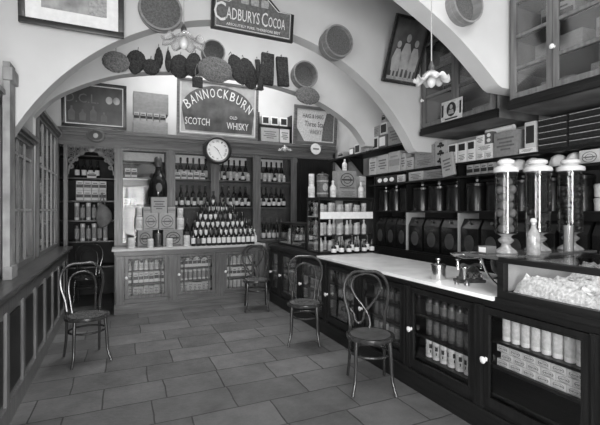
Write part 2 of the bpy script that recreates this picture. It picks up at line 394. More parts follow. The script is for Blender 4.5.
# ================================================================== BACK COUNTER
BY=6.27
bc=thing('back_counter','long mid-brown counter with three glazed arched doors against the back wall','counter',(1.05,BY,0))
PT(B(-.13,2.17,BY-.07,YF-.025,.905,.94,.006),'counter_top',topedge,bc,label='pale worn counter top')
c=MB(); c.box(-.10,2.17,BY-.03,BY+.02,.0,.14); c.box(-.10,2.17,BY-.04,BY-.03,.0,.11); PT(c,'plinth',oakx,bc)
c=MB(); c.box(-.08,2.17,BY,BY+.03,.83,.905); c.box(-.10,2.17,BY-.03,BY,.865,.905); PT(c,'frieze_rail',oakx,bc)
PT(B(-.08,2.17,BY,BY+.03,.14,.20),'bottom_rail',oakx,bc)
for x,w in ((-.02,.055),(.705,.065),(1.42,.065),(2.12,.05)):
    c=MB(); c.box(x-w,x+w,BY-.015,BY+.03,.14,.83); c.box(x-w*.7,x+w*.7,BY-.03,BY-.015,.16,.80); c.box(x-w*1.1,x+w*1.1,BY-.035,BY,.79,.83,.004); c.box(x-w*1.1,x+w*1.1,BY-.035,BY,.14,.18)
    PT(c,'pilaster',oak,bc)
PT(B(-.08,-.05,BY+.03,BY+.145,0,.905),'side_panel',oak,bc)
for i,(x0,x1) in enumerate(((.04,.637),(.773,1.352),(1.488,2.067))):
    d=MB(); t=.05
    d.box(x0,x0+t,BY-.005,BY+.022,.205,.825); d.box(x1-t,x1,BY-.005,BY+.022,.205,.825); d.box(x0,x1,BY-.005,BY+.022,.205,.245); d.box(x0,x1,BY-.005,BY+.022,.785,.825)
    dd=PT(d,'door',oak,bc)
    PT(B(x0+t-.005,x1-t+.005,BY+.010,BY+.014,.24,.79),'pane',glass,bc,dd)
    f=MB(); xa,xb=x0+t+.05,x1-t-.05; y=BY+.0
    for x in (xa,xb):
        f.lathe([(.0,.245),(.016,.245),(.016,.27),(.009,.275),(.009,.68),(.014,.685),(.018,.70),(.022,.725),(.012,.735),(0,.735)],10,(x,y,0))
    def arc(x0_,x1_,z,h): return [(x0_+(x1_-x0_)*k/12,y,z+h*math.sin(PI*k/12)) for k in range(13)]
    wd=(xb-xa)/3
    f.tube(arc(xa,xa+wd,.735,.035),.011,6); f.tube(arc(xa+wd,xb-wd,.745,.045),.011,6); f.tube(arc(xb-wd,xb,.735,.035),.011,6)
    f.tube(arc(x0+t,xa,.72,.04),.011,6); f.tube(arc(xb,x1-t,.72,.04),.011,6)
    for xx in (xa,xa+wd,xb-wd,xb): f.ball((xx,y,.738),.019,1)
    PT(f,'fretwork',leftw,bc,dd,True)
    k=MB().lathe([(0,0),(.014,.0),(.010,.012),(.020,.024),(.022,.034),(.012,.042),(0,.044)],14,(0,0,0),'y').move(Matrix.Translation((x0+.022,BY-.006,.52)))
    PT(k,'knob',porc,bc,dd,True,label='white porcelain knob')
for z in (.20,.405,.60): PT(B(-.05,2.17,BY+.05,BY+.39,z-.018,z),'shelf',oakx,bc)
PT(B(-.05,2.17,BY+.39,BY+.405,.14,.90),'back_panel',liningp,bc)

# ================================================================== RIGHT COUNTER
RX=2.24
rc=thing('shop_counter','long dark wood shop counter with glazed doors and white knobs down the right side','counter',(2.6,3.4,0))
bound=[1.22,1.97,2.72,3.47,4.21,4.96,5.71]
Y0,Y1=.50,6.16
c=MB(); c.box(RX-.015,RX+.03,Y0,Y1,0,.135); c.box(RX-.03,RX-.015,Y0,Y1,.135,.165,.004); c.box(RX-.015,RX,Y0,Y1,.135,.16); PT(c,'plinth',dark,rc)
PT(B(RX,RX+.03,Y0,Y1,.135,.185),'bottom_rail',dark,rc)
c=MB(); c.box(RX,RX+.03,Y0,Y1,.855,.905); c.box(RX-.02,RX,Y0,Y1,.875,.905); PT(c,'top_rail',dark,rc)
c=MB(); c.box(RX-.045,3.14,4.36,Y1,.905,.94,.005); c.box(RX-.03,3.0,1.82,4.36,.905,.91); c.box(RX-.045,3.0,Y0,1.815,.905,.94,.005); PT(c,'wooden_top',dark,rc)
for yb in bound+[.55,Y1-.04]:
    c=MB(); c.box(RX-.02,RX+.03,yb-.04,yb+.04,.165,.86); c.box(RX-.028,RX-.02,yb-.03,yb-.012,.18,.85); c.box(RX-.028,RX-.02,yb+.012,yb+.03,.18,.85); PT(c,'pilaster',darkz,rc)
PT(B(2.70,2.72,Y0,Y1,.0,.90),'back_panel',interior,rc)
for z in (.27,.455,.625) : PT(B(RX+.05,2.70,Y0,Y1-.06,z-.018,z),'shelf',dark,rc)
ys=[.55]+bound+[Y1-.04]
for i in range(len(ys)-1):
    y0,y1=ys[i]+.042,ys[i+1]-.042
    if y1-y0<.2: 
        PT(B(RX+.0,RX+.025,y0-.01,y1+.01,.185,.86),'end_panel',darkz,rc); continue
    t=.04; d=MB(); x0,x1=RX-.012,RX+.014
    d.box(x0,x1,y0,y0+t,.19,.85); d.box(x0,x1,y1-t,y1,.19,.85); d.box(x0,x1,y0,y1,.19,.25); d.box(x0,x1,y0,y1,.81,.85)
    dd=PT(d,'door',darkz,rc)
    PT(B(RX,RX+.004,y0+t-.005,y1-t+.005,.245,.815),'pane',glass,rc,dd)
    bd=MB(); xx=RX-.012
    ya_,yb_=y0+t,y1-t
    for q in ((ya_-.006,ya_+.004,.246,.814),(yb_-.004,yb_+.006,.246,.814),(ya_,yb_,.246,.255),(ya_,yb_,.805,.814)): bd.box(xx-.005,xx+.003,q[0],q[1],q[2],q[3])
    PT(bd,'bead_moulding',darkz,rc,dd)
    k=MB().lathe([(0,0),(.015,.0),(.011,.012),(.021,.024),(.024,.034),(.013,.042),(0,.044)],14,(0,0,0),'y').move(Matrix.Translation((RX-.013,y1-.02,.50))@Matrix.Rotation(-PI/2,4,'Z'))
    PT(k,'knob',porc,rc,dd,True,label='white porcelain knob')
mt=B(RX-.06,3.0,1.82,4.35,.911,.94,.006).build('marble_counter_top',marble); mt['label']='white marble slab forming the top of the right shop counter'; mt['category']='worktop'

# ================================================================== RIGHT WALL SHELVES
SX=3.45
ws=thing('goods_shelving','dark tiered shelving of canisters and cartons on the right wall','shelving',(3.6,3.2,0))
for z,y0,y1 in ((.97,.9,4.96),(1.49,.9,4.96),(1.87,.9,4.96),(2.03,.9,6.40)):
    PT(B(SX-(.10 if z==1.87 else 0),XR-.02,y0,y1,z-.022,z),'shelf',dark,ws)
parts_y=[4.95,4.22,3.33,2.50,1.70,.91]
for y in parts_y:
    PT(B(SX+.005,XR-.02,y-.012,y+.012,.971,1.467),'divider',darkz if y==4.95 else liningp,ws); PT(B(SX+.005,XR-.02,y-.012,y+.012,1.491,1.847),'divider',darkz,ws)
    if y!=2.50: PT(B(SX+.005,XR-.02,y-.012,y+.012,1.871,2.007),'divider',darkz,ws)
PT(B(SX,SX+.02,.9,4.96,.0,.947),'base_panel',darkz,ws)
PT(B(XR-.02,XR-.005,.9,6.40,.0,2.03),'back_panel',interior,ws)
up=thing('high_shelf','narrow dark shelf high on the right wall behind the arches','shelf',(3.6,5.1,2.4))
PT(B(3.42,XR-.005,3.95,6.37,2.375,2.40),'board',dark,up)
for y in (5.75,6.25): PT(MB().prism([(3.50,2.374),(3.775,2.374),(3.775,2.10)],y-.012,y+.012),'bracket',darkz,up)

glassc=glassmat('cupboard_glass',.9,.12,.10); cupl=mat('cupboard_lining',.16,.7,.2,0,.5,3)
# high glazed cupboards
def cupboard(name_label,x0,ya,yb,za,zb,cells,knob_z,munts):
    t=thing('high_cupboard',name_label,'cupboard',(x0+.3,(ya+yb)/2,za))
    xb=XR-.005
    c=MB(); c.box(x0,xb,ya,yb,za,za+.03); c.box(x0,xb,ya,yb,zb-.03,zb); c.box(xb-.02,xb,ya,yb,za+.03,zb-.03); c.box(x0,xb-.02,ya,ya+.025,za+.03,zb-.03); c.box(x0,xb-.02,yb-.025,yb,za+.03,zb-.03)
    PT(c,'carcass',cupl,t)
    c=MB(); c.box(x0-.035,x0,ya,yb,za,za+.05,.008); c.box(x0-.02,x0,ya,yb,za+.05,za+.085); PT(c,'base_moulding',dark,t)
    n=len(cells)
    for i,(y0,y1) in enumerate(cells):
        d=MB(); w=.045; xa,xc=x0-.022,x0
        d.box(xa,xc,y0,y0+w,za+.09,zb-.01); d.box(xa,xc,y1-w,y1,za+.09,zb-.01); d.box(xa,xc,y0,y1,za+.09,za+.135); d.box(xa,xc,y0,y1,zb-.05,zb-.01)
        for z in munts: d.box(xa+.003,xc,y0,y1,z-.014,z+.014)
        dd=PT(d,'door',leftw,t)
        PT(B(x0-.012,x0-.008,y0+w-.005,y1-w+.005,za+.13,zb-.045),'pane',glassc,t,dd)
        if i==1:
            k=MB().lathe([(0,0),(.012,.0),(.009,.010),(.018,.020),(.020,.030),(.011,.038),(0,.040)],14,(0,0,0),'y').move(Matrix.Translation((xa-.001,y1-.012,knob_z))@Matrix.Rotation(-PI/2,4,'Z'))
            PT(k,'knob',porc,t,dd,True,label='white porcelain knob')
    for z in munts[:3]: PT(B(x0+.03,xb-.025,ya+.03,yb-.03,z-.012,z+.012),'shelf',dark,t)
    return t
cupboard('near dark glazed wall cupboard at the top right above the drawers',3.09,.75,2.40,2.365,4.3,[(2.015,2.37),(1.63,2.01),(1.22,1.625),(.80,1.215)],2.77,[2.71,2.98,3.28,3.60])
cupboard('farther dark glazed wall cupboard seen under the right arch above the cartons',3.22,2.61,3.66,2.365,4.0,[(2.65,3.13),(3.135,3.62)],2.77,[2.80,3.09,3.40])
# ================================================================== KINDS OF GOODS
def k_bottle(name,r,h,gm,lm,caps=True,neck=.30):
    rn=r*.36
    prof=[(0,.002),(r*.9,0),(r,.006),(r,h*(1-neck-.12)),(r*.86,h*(1-neck-.05)),(rn*1.15,h*(1-neck+.03)),(rn,h*.90),(rn*1.25,h*.91),(rn*1.25,h*.95),(rn*.9,h*.955),(rn*.9,h),(0,h)]
    body=MB().lathe(prof,14).mesh(name,gm)
    P=[]
    lb=MB().lathe([(r*1.012,h*.14),(r*1.02,h*.145),(r*1.02,h*.44),(r*1.012,h*.445)],14).mesh('label',lm); P.append(('label',lb))
    if caps:
        cp=MB().lathe([(rn*1.05,h*.80),(rn*1.32,h*.80),(rn*1.34,h*.985),(rn*.9,h*1.004),(0,h*1.006)],12).mesh('capsule',inkg if lm is paperg else black); P.append(('capsule',cp))
    return Kind(name,body,P)
def k_tin(name,r,h,bm_,lm,lid=True):
    body=MB().lathe([(0,0),(r*.98,0),(r,.003),(r,h-.003),(r*.98,h),(0,h)],16).mesh(name,bm_)
    P=[('label',MB().lathe([(r*1.004,h*.16),(r*1.015,h*.165),(r*1.015,h*.80),(r*1.004,h*.805)],16).mesh('label',lm))]
    if lid: P.append(('lid',MB().lathe([(r*1.005,h*.86),(r*1.05,h*.865),(r*1.05,h*1.0),(r*.95,h*1.02),(0,h*1.022)],16).mesh('lid',bm_)))
    return Kind(name,body,P)
def k_jar(name,r,h,bm_,lm):
    body=MB().lathe([(0,0),(r*.95,0),(r,.006),(r,h*.70),(r*.75,h*.80),(r*.62,h*.84),(r*.62,h*.9),(0,h*.9)],16).mesh(name,bm_)
    return Kind(name,body,[('lid',MB().lathe([(r*.64,h*.86),(r*.72,h*.865),(r*.72,h*.99),(r*.6,h),(0,h)],14).mesh('lid',bm_)),
        ('label',MB().lathe([(r*1.004,h*.16),(r*1.02,h*.165),(r*1.02,h*.58),(r*1.004,h*.585)],16).mesh('label',lm))])
def k_box(name,bm_,pm,style='lines'):
    body=B(-.5,.5,0,1,0,1,.012).mesh(name,bm_)
    f=MB(); y0,y1=-.012,.004
    if style=='lines':
        for z,w in ((.72,.34),(.56,.26),(.42,.36),(.28,.2)): f.box(-w,w,y0,y1,z-.035,z+.035)
    elif style=='panel':
        f.box(-.38,.38,y0,y1,.16,.84)
    elif style=='ring':
        def ring(r0,r1):
            n=24
            for k in range(n):
                a,b=2*PI*k/n,2*PI*(k+1)/n
                pts=[(r0*math.cos(a),.5+r0*math.sin(a)),(r1*math.cos(a),.5+r1*math.sin(a)),(r1*math.cos(b),.5+r1*math.sin(b)),(r0*math.cos(b),.5+r0*math.sin(b))]
                f.prism(pts,y0,y1)
        ring(.33,.37); ring(.18,.21); f.box(-.30,.30,y0,y1,.46,.54); f.box(-.4,.4,y0,y1,.05,.09)
    elif style=='discs':
        for x in (-.3,0,.3):
            f.prism([(x+.11*math.cos(2*PI*k/16),.5+.26*math.sin(2*PI*k/16)) for k in range(16)],y0,y1)
    elif style=='trefoil':
        for z in (.2,.52,.84):
            for dx,dz in ((-.16,-.03),(.16,-.03),(0,.06)):
                f.prism([(dx+.15*math.cos(2*PI*k/12),z+dz+.055*math.sin(2*PI*k/12)) for k in range(12)],y0,y1)
            f.box(-.04,.04,y0,y1,z-.13,z)
    elif style=='none': f.box(-.47,.47,y0+.008,y1,.46,.50)
    elif style=='band':
        f.box(-.46,.46,y0,y1,.30,.62); f.box(-.3,.3,y0,y1,.72,.80)
    return Kind(name,body,[('printing',f.mesh('printing',pm,False))])
K={}
K['bd']=k_bottle('bottle',.037,.30,dkglass,paper)
K['bs']=k_bottle('bottle',.030,.25,dkglass,paper)
K['bsd']=k_bottle('bottle',.030,.25,dkglass,paperd)
K['bg']=k_bottle('bottle',.036,.30,mdglass,paperg)
K['bt']=k_bottle('bottle',.038,.385,dkglass,paperm,True,.34)
K['bink']=k_bottle('ink_bottle',.034,.17,dkglass,paper,False,.34)
K['jw']=k_jar('jar',.040,.15,tinw,paperm)
K['jd']=k_jar('jar',.036,.14,mdglass,paper)
_t=MB()
for q in range(4):
    a0=q*PI/2; rr=.037*1.022
    _t.grid([[(rr*math.cos(a0+d),rr*math.sin(a0+d),z) for d in (-.32,-.16,0,.16,.32)] for z in (.085,.125)]); _t.grid([[(rr*math.cos(a0+d),rr*math.sin(a0+d),z) for d in (-.12,0,.12)] for z in (.045,.07)])
K['tlm']=k_tin('tin',.037,.17,tinw,paperm,False); K['tlm'].parts.append(('dark_mark',_t.mesh('dark_mark',ink)))
K['jk']=k_jar('jar',.036,.14,mdglass,paperd)
K['plain']=k_box('chest',card,card,'none')
K['tw']=k_tin('tin',.036,.16,tinw,paperm)
K['tg']=k_tin('tin',.036,.14,castm,paperg)
K['tp']=k_tin('tin',.036,.155,tinw,paperg)
K['tl']=k_tin('tin',.037,.17,tinw,paperm,False)
K['td']=k_tin('tin',.034,.14,castm,paperd)
K['pk']=k_box('packet',paperm,inkg,'lines'); K['pw']=k_box('packet',paper,inkg,'band'); K['pg']=k_box('packet',paperg,paper,'panel')
K['cl']=k_box('carton',card,inkg,'lines'); K['cp']=k_box('carton',cardp,inkg,'lines'); K['cr']=k_box('carton',cardp,inkg,'ring'); K['crd']=k_box('carton',card,ink,'ring')
K['cb']=k_box('carton',cardp,card,'band'); K['bw']=k_box('box',paper,inkg,'lines'); K['bwr']=k_box('box',paper,ink,'panel'); K['bp']=k_box('box',paperm,ink,'panel')
K['tre']=k_box('carton',cardp,ink,'trefoil'); K['disc']=k_box('box',ink,paper,'discs'); K['bgx']=k_box('box',paperg,ink,'band'); K['ft']=k_box('flat_box',paperm,inkg,'ring'); K['bk']=k_box('box',paperd,paper,'panel')
CT={'chest':'chest','bottle':'bottle','jar':'jar','tin':'tin','packet':'packet','carton':'carton','box':'box','flat_box':'box','ink_bottle':'bottle'}
def put(k,x,y,z,label,group=None,rz=0,sc=(1,1,1)):
    kd=K[k]; return kd.place((x,y,z),label,CT[kd.name],group,rz,sc)
def jit(a): return R.uniform(-a,a)
def boxF(k,pl,pr,z0,h,Y,dep,label,group=None,rz=0):
    """box facing the camera side (-y) whose front edges are seen at pixels pl, pr"""
    a=at(pl,210,Y=Y).x; b=at(pr,210,Y=Y).x
    return put(k,(a+b)/2,Y,z0,label,group,rz,(b-a-.004,dep,h))
def boxW(k,pl,pr,z0,h,X,dep,label,group=None,rz=0):
    """box facing the room (-x) whose front edges are seen at pixels pl (far), pr (near)"""
    a=at(pl,210,X=X).y; b=at(pr,210,X=X).y
    return put(k,X,(a+b)/2,z0,label,group,-PI/2+rz,(a-b-.004,dep,h))
e=.0012
# ---------------- bottles of the back fixture
bayn=['leftmost glazed bay','bay left of the clock','bay right of the clock','rightmost glazed bay']
ORD=['first','second','third','fourth','fifth','sixth','seventh','eighth','ninth','tenth','eleventh','twelfth','thirteenth']
for b in (1,2,3):
    x0,x1=posts[b]+.10,posts[b+1]-.10; n=6
    if b==3: x1-=.03
    for k in range(n):
        x=x0+(x1-x0)*k/(n-1)
        put('bt',x+jit(.006),YF+.36,2.02+e,ORD[k]+' tall stoppered bottle from left, top shelf back, '+bayn[b],'tall bottles, top shelf, '+bayn[b],jit(3))
        if b==1: 
            if k<5: put('pw',x+.03,YF+.20,2.02+e,ORD[k]+' small white packet from left on the top shelf, '+bayn[b],'white packets, top shelf, '+bayn[b],jit(.1),(.085,.06,.13 if k%2 else .115))
        else: put('jw' if (k+b)%3 else 'jd',x+jit(.01),YF+.20,2.02+e,ORD[k]+' small labelled jar from left, top shelf front, '+bayn[b],'front jars, top shelf, '+bayn[b],jit(3),(.86,.86,R.uniform(.85,1.1)))
        put('bd',x+jit(.006),YF+.36,1.55+e,ORD[k]+' dark tall bottle from left, middle shelf back, '+bayn[b],'back bottles, middle shelf, '+bayn[b],jit(3),(1,1,1.25))
        put('bs',x+jit(.012),YF+.20,1.55+e,ORD[k]+' short white-labelled bottle from left, middle shelf front, '+bayn[b],'front bottles, middle shelf, '+bayn[b],jit(3),(1.1,1.1,R.uniform(.8,1.0)))
        put('bg',x+jit(.006),YF+.36,.945+e,ORD[k]+' brown bottle from left on the lowest shelf, '+bayn[b],'low bottles, '+bayn[b],jit(3),(1,1,1.35))
        if b>1 : put('bd',x+jit(.01),YF+.22,.945+e,ORD[k]+' dark bottle from left, lowest shelf front, '+bayn[b],'front low bottles, '+bayn[b],jit(3))
for k,(x,y,kk) in enumerate(((.09,.22,'pw'),(.185,.22,'pw'))): put(kk,x,YF+y,2.02+e,['leftmost white packet on the top shelf of the leftmost glazed bay','second white packet on the top shelf of the leftmost glazed bay'][k],None,0,(.085,.06,.15))
for k,x in enumerate((.08,.18,.60)): put('bd',x,YF+.24,1.55+e,['dark bottle at the far left of the middle shelf, leftmost glazed bay','dark bottle second from the left, middle shelf, leftmost glazed bay','dark bottle right of the giant bottle, leftmost glazed bay'][k])

# ---------------- pyramid of boxes on the back counter
Yb=6.38; zc=.94+e
boxF('crd',137.5,152.6,zc,.255,Yb,.22,'brown carton at the left of the bottom row of the counter display')
boxF('crd',163.1,183,zc,.255,Yb,.22,'brown carton at the right of the bottom row of the counter display')
z1=zc+.256
boxF('cr',143.3,158.6,z1,.255,Yb+.02,.20,'ring-printed carton at the left of the second tier of the display')
boxF('cr',159,175.5,z1,.255,Yb+.02,.20,'ring-printed carton at the right of the second tier of the display')
z2=z1+.256
boxF('cp',151.2,167.2,z2,.245,Yb+.03,.19,'pale carton under the giant display bottle')
boxF('cb',143.2,150.8,z2,.095,Yb+.03,.18,'small carton left of the one under the giant bottle')
boxF('cb',167.8,175.6,z2,.095,Yb+.03,.18,'small carton right of the one under the giant bottle')
p=at(158.2,200,Y=Yb+.15)
r=.132
gb=thing('display_bottle','giant dark display bottle with an oval label on top of the carton pyramid','bottle',(p.x,Yb+.135,z2+.246))
MB().lathe([(0,.01),(.08,0),(r*.95,.0),(r,.02),(r,.20),(r*.93,.25),(r*.66,.33),(r*.40,.385),(r*.33,.43),(r*.31,.55),(r*.40,.555),(r*.40,.58),(r*.30,.585),(r*.30,.60),(0,.60)],28).build('bottle_body',dkglass,gb)
MB().lathe([(0,0),(1,0),(1,1),(0,1)],28,axis='y').move(Matrix.Translation((0,-r-.0005,.145))@Matrix.Diagonal((.045,.006,.07,1))).build('oval_label',inkg,gb)
MB().lathe([(r*.325,.47),(r*.43,.47),(r*.44,.60),(r*.3,.625),(0,.63)],18).build('capsule',castm,gb)
dv=thing('vase','dark metal urn with a silver spindle between the bottom cartons','urn',(at(158.3,240,Y=Yb+.03).x,Yb+.02,zc))
MB().lathe([(0,0),(.05,0),(.05,.01),(.035,.03),(.046,.08),(.047,.14),(.045,.19),(.02,.215),(0,.215)],18).build('urn_body',castm,dv)
MB().lathe([(0,.216),(.012,.216),(.010,.27),(.018,.285),(.0,.30)],12).build('spindle',silver,dv)
for i,(pl,pr,z,h,Y,lab) in enumerate(((127.5,135,zc,.15,Yb-.05,'white label tin at the left end of the counter display'),(147.5,153.5,zc,.13,Yb-.09,'small white tin in front of the left bottom carton'),(166.3,172.6,zc,.13,Yb-.09,'small white tin in front of the right bottom carton'),(183.6,190,zc,.165,Yb-.05,'white tin between the carton display and the bottle pyramid'),
    (135.3,143.0,z1,.20,Yb+.06,'larger white tin at the left edge of the second tier'),(176.6,184.0,z1,.185,Yb+.06,'larger white tin at the right edge of the second tier'),
    (136.3,142.2,z1+.207,.14,Yb+.06,'small white tin topping the left second-tier tin'),(177.4,183.2,z1+.192,.14,Yb+.06,'small white tin topping the right second-tier tin'))):
    a,b=at(pl,210,Y=Y).x,at(pr,210,Y=Y).x; w=(b-a)/2
    K['tl'].place(((a+b)/2,Y,z),lab,'tin',None,jit(2),(w/.037,w/.037,h/.17))
# ---------------- bottle pyramid
st=thing('stepped_stand','dark stepped stand under the bottle pyramid on the back counter','stand',(1.5,6.45,.94))
rows=[(1.015,1.97,13),(1.05,1.93,12),(1.10,1.84,10),(1.17,1.72,8),(1.25,1.58,5),(1.40,1.40,1)]
ordn=['bottom','second','third','fourth','fifth']
for i,(xa,xb,n) in enumerate(rows):
    Y=6.268+.07*i; z=.94+.122*i
    if i: PT(B(xa-.035,xb+.035,Y-.034,6.675,z-.122+e,z),'step',darkx,st)
    for k in range(n):
        x=xa+(xb-xa)*k/max(1,n-1)
        if i==5: put('bd',x,Y,z+e,'single bottle crowning the bottle pyramid on the back counter',None,0,(.85,.85,.9))
        else: put(('bsd' if R.random()<.3 else 'bs') if (k+i)%3 else 'bd',x+jit(.006),Y,z+e,'%s dark labelled bottle from left in the %s row of the bottle pyramid'%(ORD[k],ordn[i]),'%s row of the bottle pyramid'%ordn[i],jit(3),(1.08,1.08,R.uniform(1.04,1.16)) if (k+i)%3 else (.86,.86,.95))
lj=thing('plaster_ornament','lumpy pale ornament at the right end of the bottle pyramid','ornament',(at(251,240,Y=6.42).x+.035,6.40,.94+e))
lm=MB(); lm.box(-.05,.05,-.045,.045,0,.10,.012); lm.ball((0,0,.15),.042,2,(1,1,1.25)); lm.ball((-.03,-.01,.11),.03,2); lm.ball((.03,-.01,.115),.028,2); lm.ball((.005,-.005,.215),.026,2)
lm.build('ornament_body',tinw,lj)

# ---------------- goods inside the back counter doors
dn=['left door of the back counter','middle door of the back counter','right door of the back counter']
for i,(x0,x1) in enumerate(((.09,.59),(.82,1.30),(1.535,2.02))):
    for zi,(z,zn) in enumerate(((.20,'bottom'),(.405,'middle'),(.60,'top'))):
        kk=[['pk','pw','jw'],['pk','tp','pw'],['tw','pw','tw']][i][zi]
        n=7
        for k in range(n):
            x=x0+.03+(x1-x0-.06)*k/(n-1)
            sc=(.86,.86,R.uniform(.92,1.04)) if kk in('jw','tg','tw','tp') else (.068,.07,R.uniform(.145,.165))
            nm=CT[K[kk].name]
            put(kk,x,BY+.15,z+e,ORD[k]+' %s %s from left, %s shelf behind %s'%({'pg':'grey','pk':'pale printed','jw':'white lidded','tg':'grey banded','pw':'white banded','tw':'white','tp':'grey-labelled'}[kk],nm,zn,dn[i]),'%s shelf, %s'%(zn,dn[i]),jit(.06 if kk not in('pk','pw','pg') else .02),sc)
# ---------------- goods inside the right counter doors
dd_=[(4.96,5.71,'leftmost counter door near the corner'),(4.21,4.96,'counter door behind the middle chair'),(3.47,4.21,'counter door between the middle and front chairs'),(2.72,3.47,'counter door behind the front chair'),(1.97,2.72,'counter door right of the front chair')]
rowsk=[['tp','pk','td'],['tg','tp','td'],['td','tg','jk'],['tg','td','jk'],['tlm','td','jk']]
for i,(ya,yb,dnm) in enumerate(dd_):
    for zi,(z,zn) in enumerate(((.27,'bottom'),(.455,'middle'),(.625,'top'))):
        kk=rowsk[i][zi]; n=7
        for k in range(n):
            y=yb-.13-(yb-ya-.26)*k/(n-1)
            sc=(1,1,R.uniform(.93,1.0)*(.157,.144,.168)[zi]/max(v[2] for me in [K[kk].body]+[p[1] for p in K[kk].parts] for v in [q.co for q in me.vertices])) if kk!='pk' else (.07,.07,.142)
            put(kk,RX+(.13 if kk!='pk' else .09),y,z+e,ORD[k]+' %s %s from left, %s shelf, %s'%({'tw':'white','tp':'grey-labelled','tlm':'pale dark-marked','td':'dark','tg':'dull grey','jk':'dark glass','pk':'printed'}[kk],CT[K[kk].name],zn,dnm),'%s shelf, %s'%(zn,dnm),(-PI/2 if kk=='pk' else jit(3)),sc)
for k in range(8):
    y=1.97-.12-k*.068
    put('tl',RX+.12,y,.625+e,ORD[k]+' tall pale tin from left, top shelf behind the rightmost counter door','top shelf, rightmost counter door',jit(3),(.85,.85,1.05))
for rr in range(3):
    for k in range(6):
        y=1.97-.12-k*.092-(.03 if rr%2 else 0)
        put('ft',RX+.075,y,.455+e+rr*.047,'%s flat box from left in the %s layer, behind the rightmost counter door'%(ORD[k],['bottom','middle','top'][rr]),'%s layer of flat boxes, rightmost counter door'%['bottom','middle','top'][rr],-PI/2,(.088,.10,.045))

# ---------------- canisters of the right wall shelving
cz=1.49+e
def can_round(): 
    r=.115
    return Kind('canister',MB().lathe([(0,0),(r,0),(r,.255),(r*.97,.265),(0,.265)],26).mesh('canister',black),
      [('lid',MB().lathe([(r*.98,.266),(r*1.02,.266),(r*1.02,.292),(r*.9,.305),(r*.3,.314),(0,.314)],26).mesh('lid',black)),
       ('knob',MB().lathe([(0,.314),(.010,.314),(.008,.320),(.017,.330),(.012,.341),(0,.342)],12).mesh('knob',tinw))])
def can_square():
    b=MB(); b.box(-.115,.115,0,.22,0,.30,.008)
    b.grid([[(-.115,0,.30),(.115,0,.30),(.115,.22,.30),(-.115,.22,.30)],[(-.115,.06,.40),(.115,.06,.40),(.115,.22,.40),(-.115,.22,.40)]],True,True,True)
    em=MB().lathe([(0,0),(1,0),(1,1),(0,1)],24,axis='y').move(Matrix.Translation((0,.0,.15))@Matrix.Diagonal((.062,.004,.085,1)))
    kn=MB().lathe([(0,0),(.008,0),(.014,.018),(0,.022)],10,axis='y').move(Matrix.Translation((0,.03,.36)))
    return Kind('tea_bin',b.mesh('tea_bin',black),[('emblem',em.mesh('emblem',emblem)),('knob',kn.mesh('knob',brass))])
KR,KS=can_round(),can_square()
bayp=[(4.95,4.22,'farthest bay'),(4.22,3.33,'middle bay'),(3.33,2.50,'nearer bay'),(2.50,1.70,'bay behind tall jars')]
pos3=['left','centre','right']
for ya,yb,bn in bayp:
    for k in range(3):
        y=ya-(ya-yb)*(k+.5)/3
        wd=(ya-yb)/3
        if not(k==2 and 'tall' in bn): KR.place((SX+.115*wd/.25+.012,y,cz),'round black canister, %s of three on the upper shelf, %s'%(pos3[k],bn),'canister',None,jit(.3),(wd/(.30 if 'tall' in bn else .264),)*2+(1.02,))
        KS.place((SX+.018,y,.97+e),'square black bin with oval emblem, %s of three, lower shelf, %s'%(pos3[k],bn),'tea bin',None,-PI/2,(wd/.262,1,1.08))
# ---------------- small goods between the boards (1.87 - 2.03)
z=1.87+e
boxW('disc',376,396,z,.12,SX+.01,.15,'black printed box with pale discs on the thin shelf at its far end')
boxW('pk',397,404.5,z,.11,SX+.02,.15,'small pale packet right of the disc-printed box')
boxW('cp',408.6,423,z,.125,SX+.01,.18,'pale carton on the thin shelf above the middle canisters')
boxW('cl',424,447,z,.12,SX+.01,.18,'brown carton on the thin shelf right of the pale one')
for k in range(4): boxW('bgx',466.5+7*k,473+7*k,z,.12,SX+.02,.15,'printed box on the thin shelf, %s of four right of the tilted carton'%['first','second','third','last'][k])
bags=[(495,506,'first'),(507,520,'second'),(521,534,'third'),(545,560,'fourth'),(561,577,'fifth')]
def bagmesh():
    b=MB(); b.ball((0,0,.5),.5,3,(1,1,1))
    for v in b.bm.verts: 
        c=v.co; c.z=max(c.z,.10); c.x*=1+.12*math.sin(9*c.z+4*c.y); c.y*=1+.1*math.sin(11*c.x)
        c.z=.0+(c.z-.10)/.9
    return b.mesh('paper_bag',paper)
KB=Kind('paper_bag',bagmesh())
for pl,pr,nm in bags:
    a,b=at(pl,210,X=SX+.05).y,at(pr,210,X=SX+.05).y
    KB.place((SX+.135,(a+b)/2,z),'crumpled white paper bag, %s from the left on the thin shelf behind the tall jars'%nm,'bag',None,-PI/2,(a-b-.012,.18,.13))
boxW('ft',579,600,z,.12,SX+.02,.18,'flat printed box at the right end of the thin shelf')
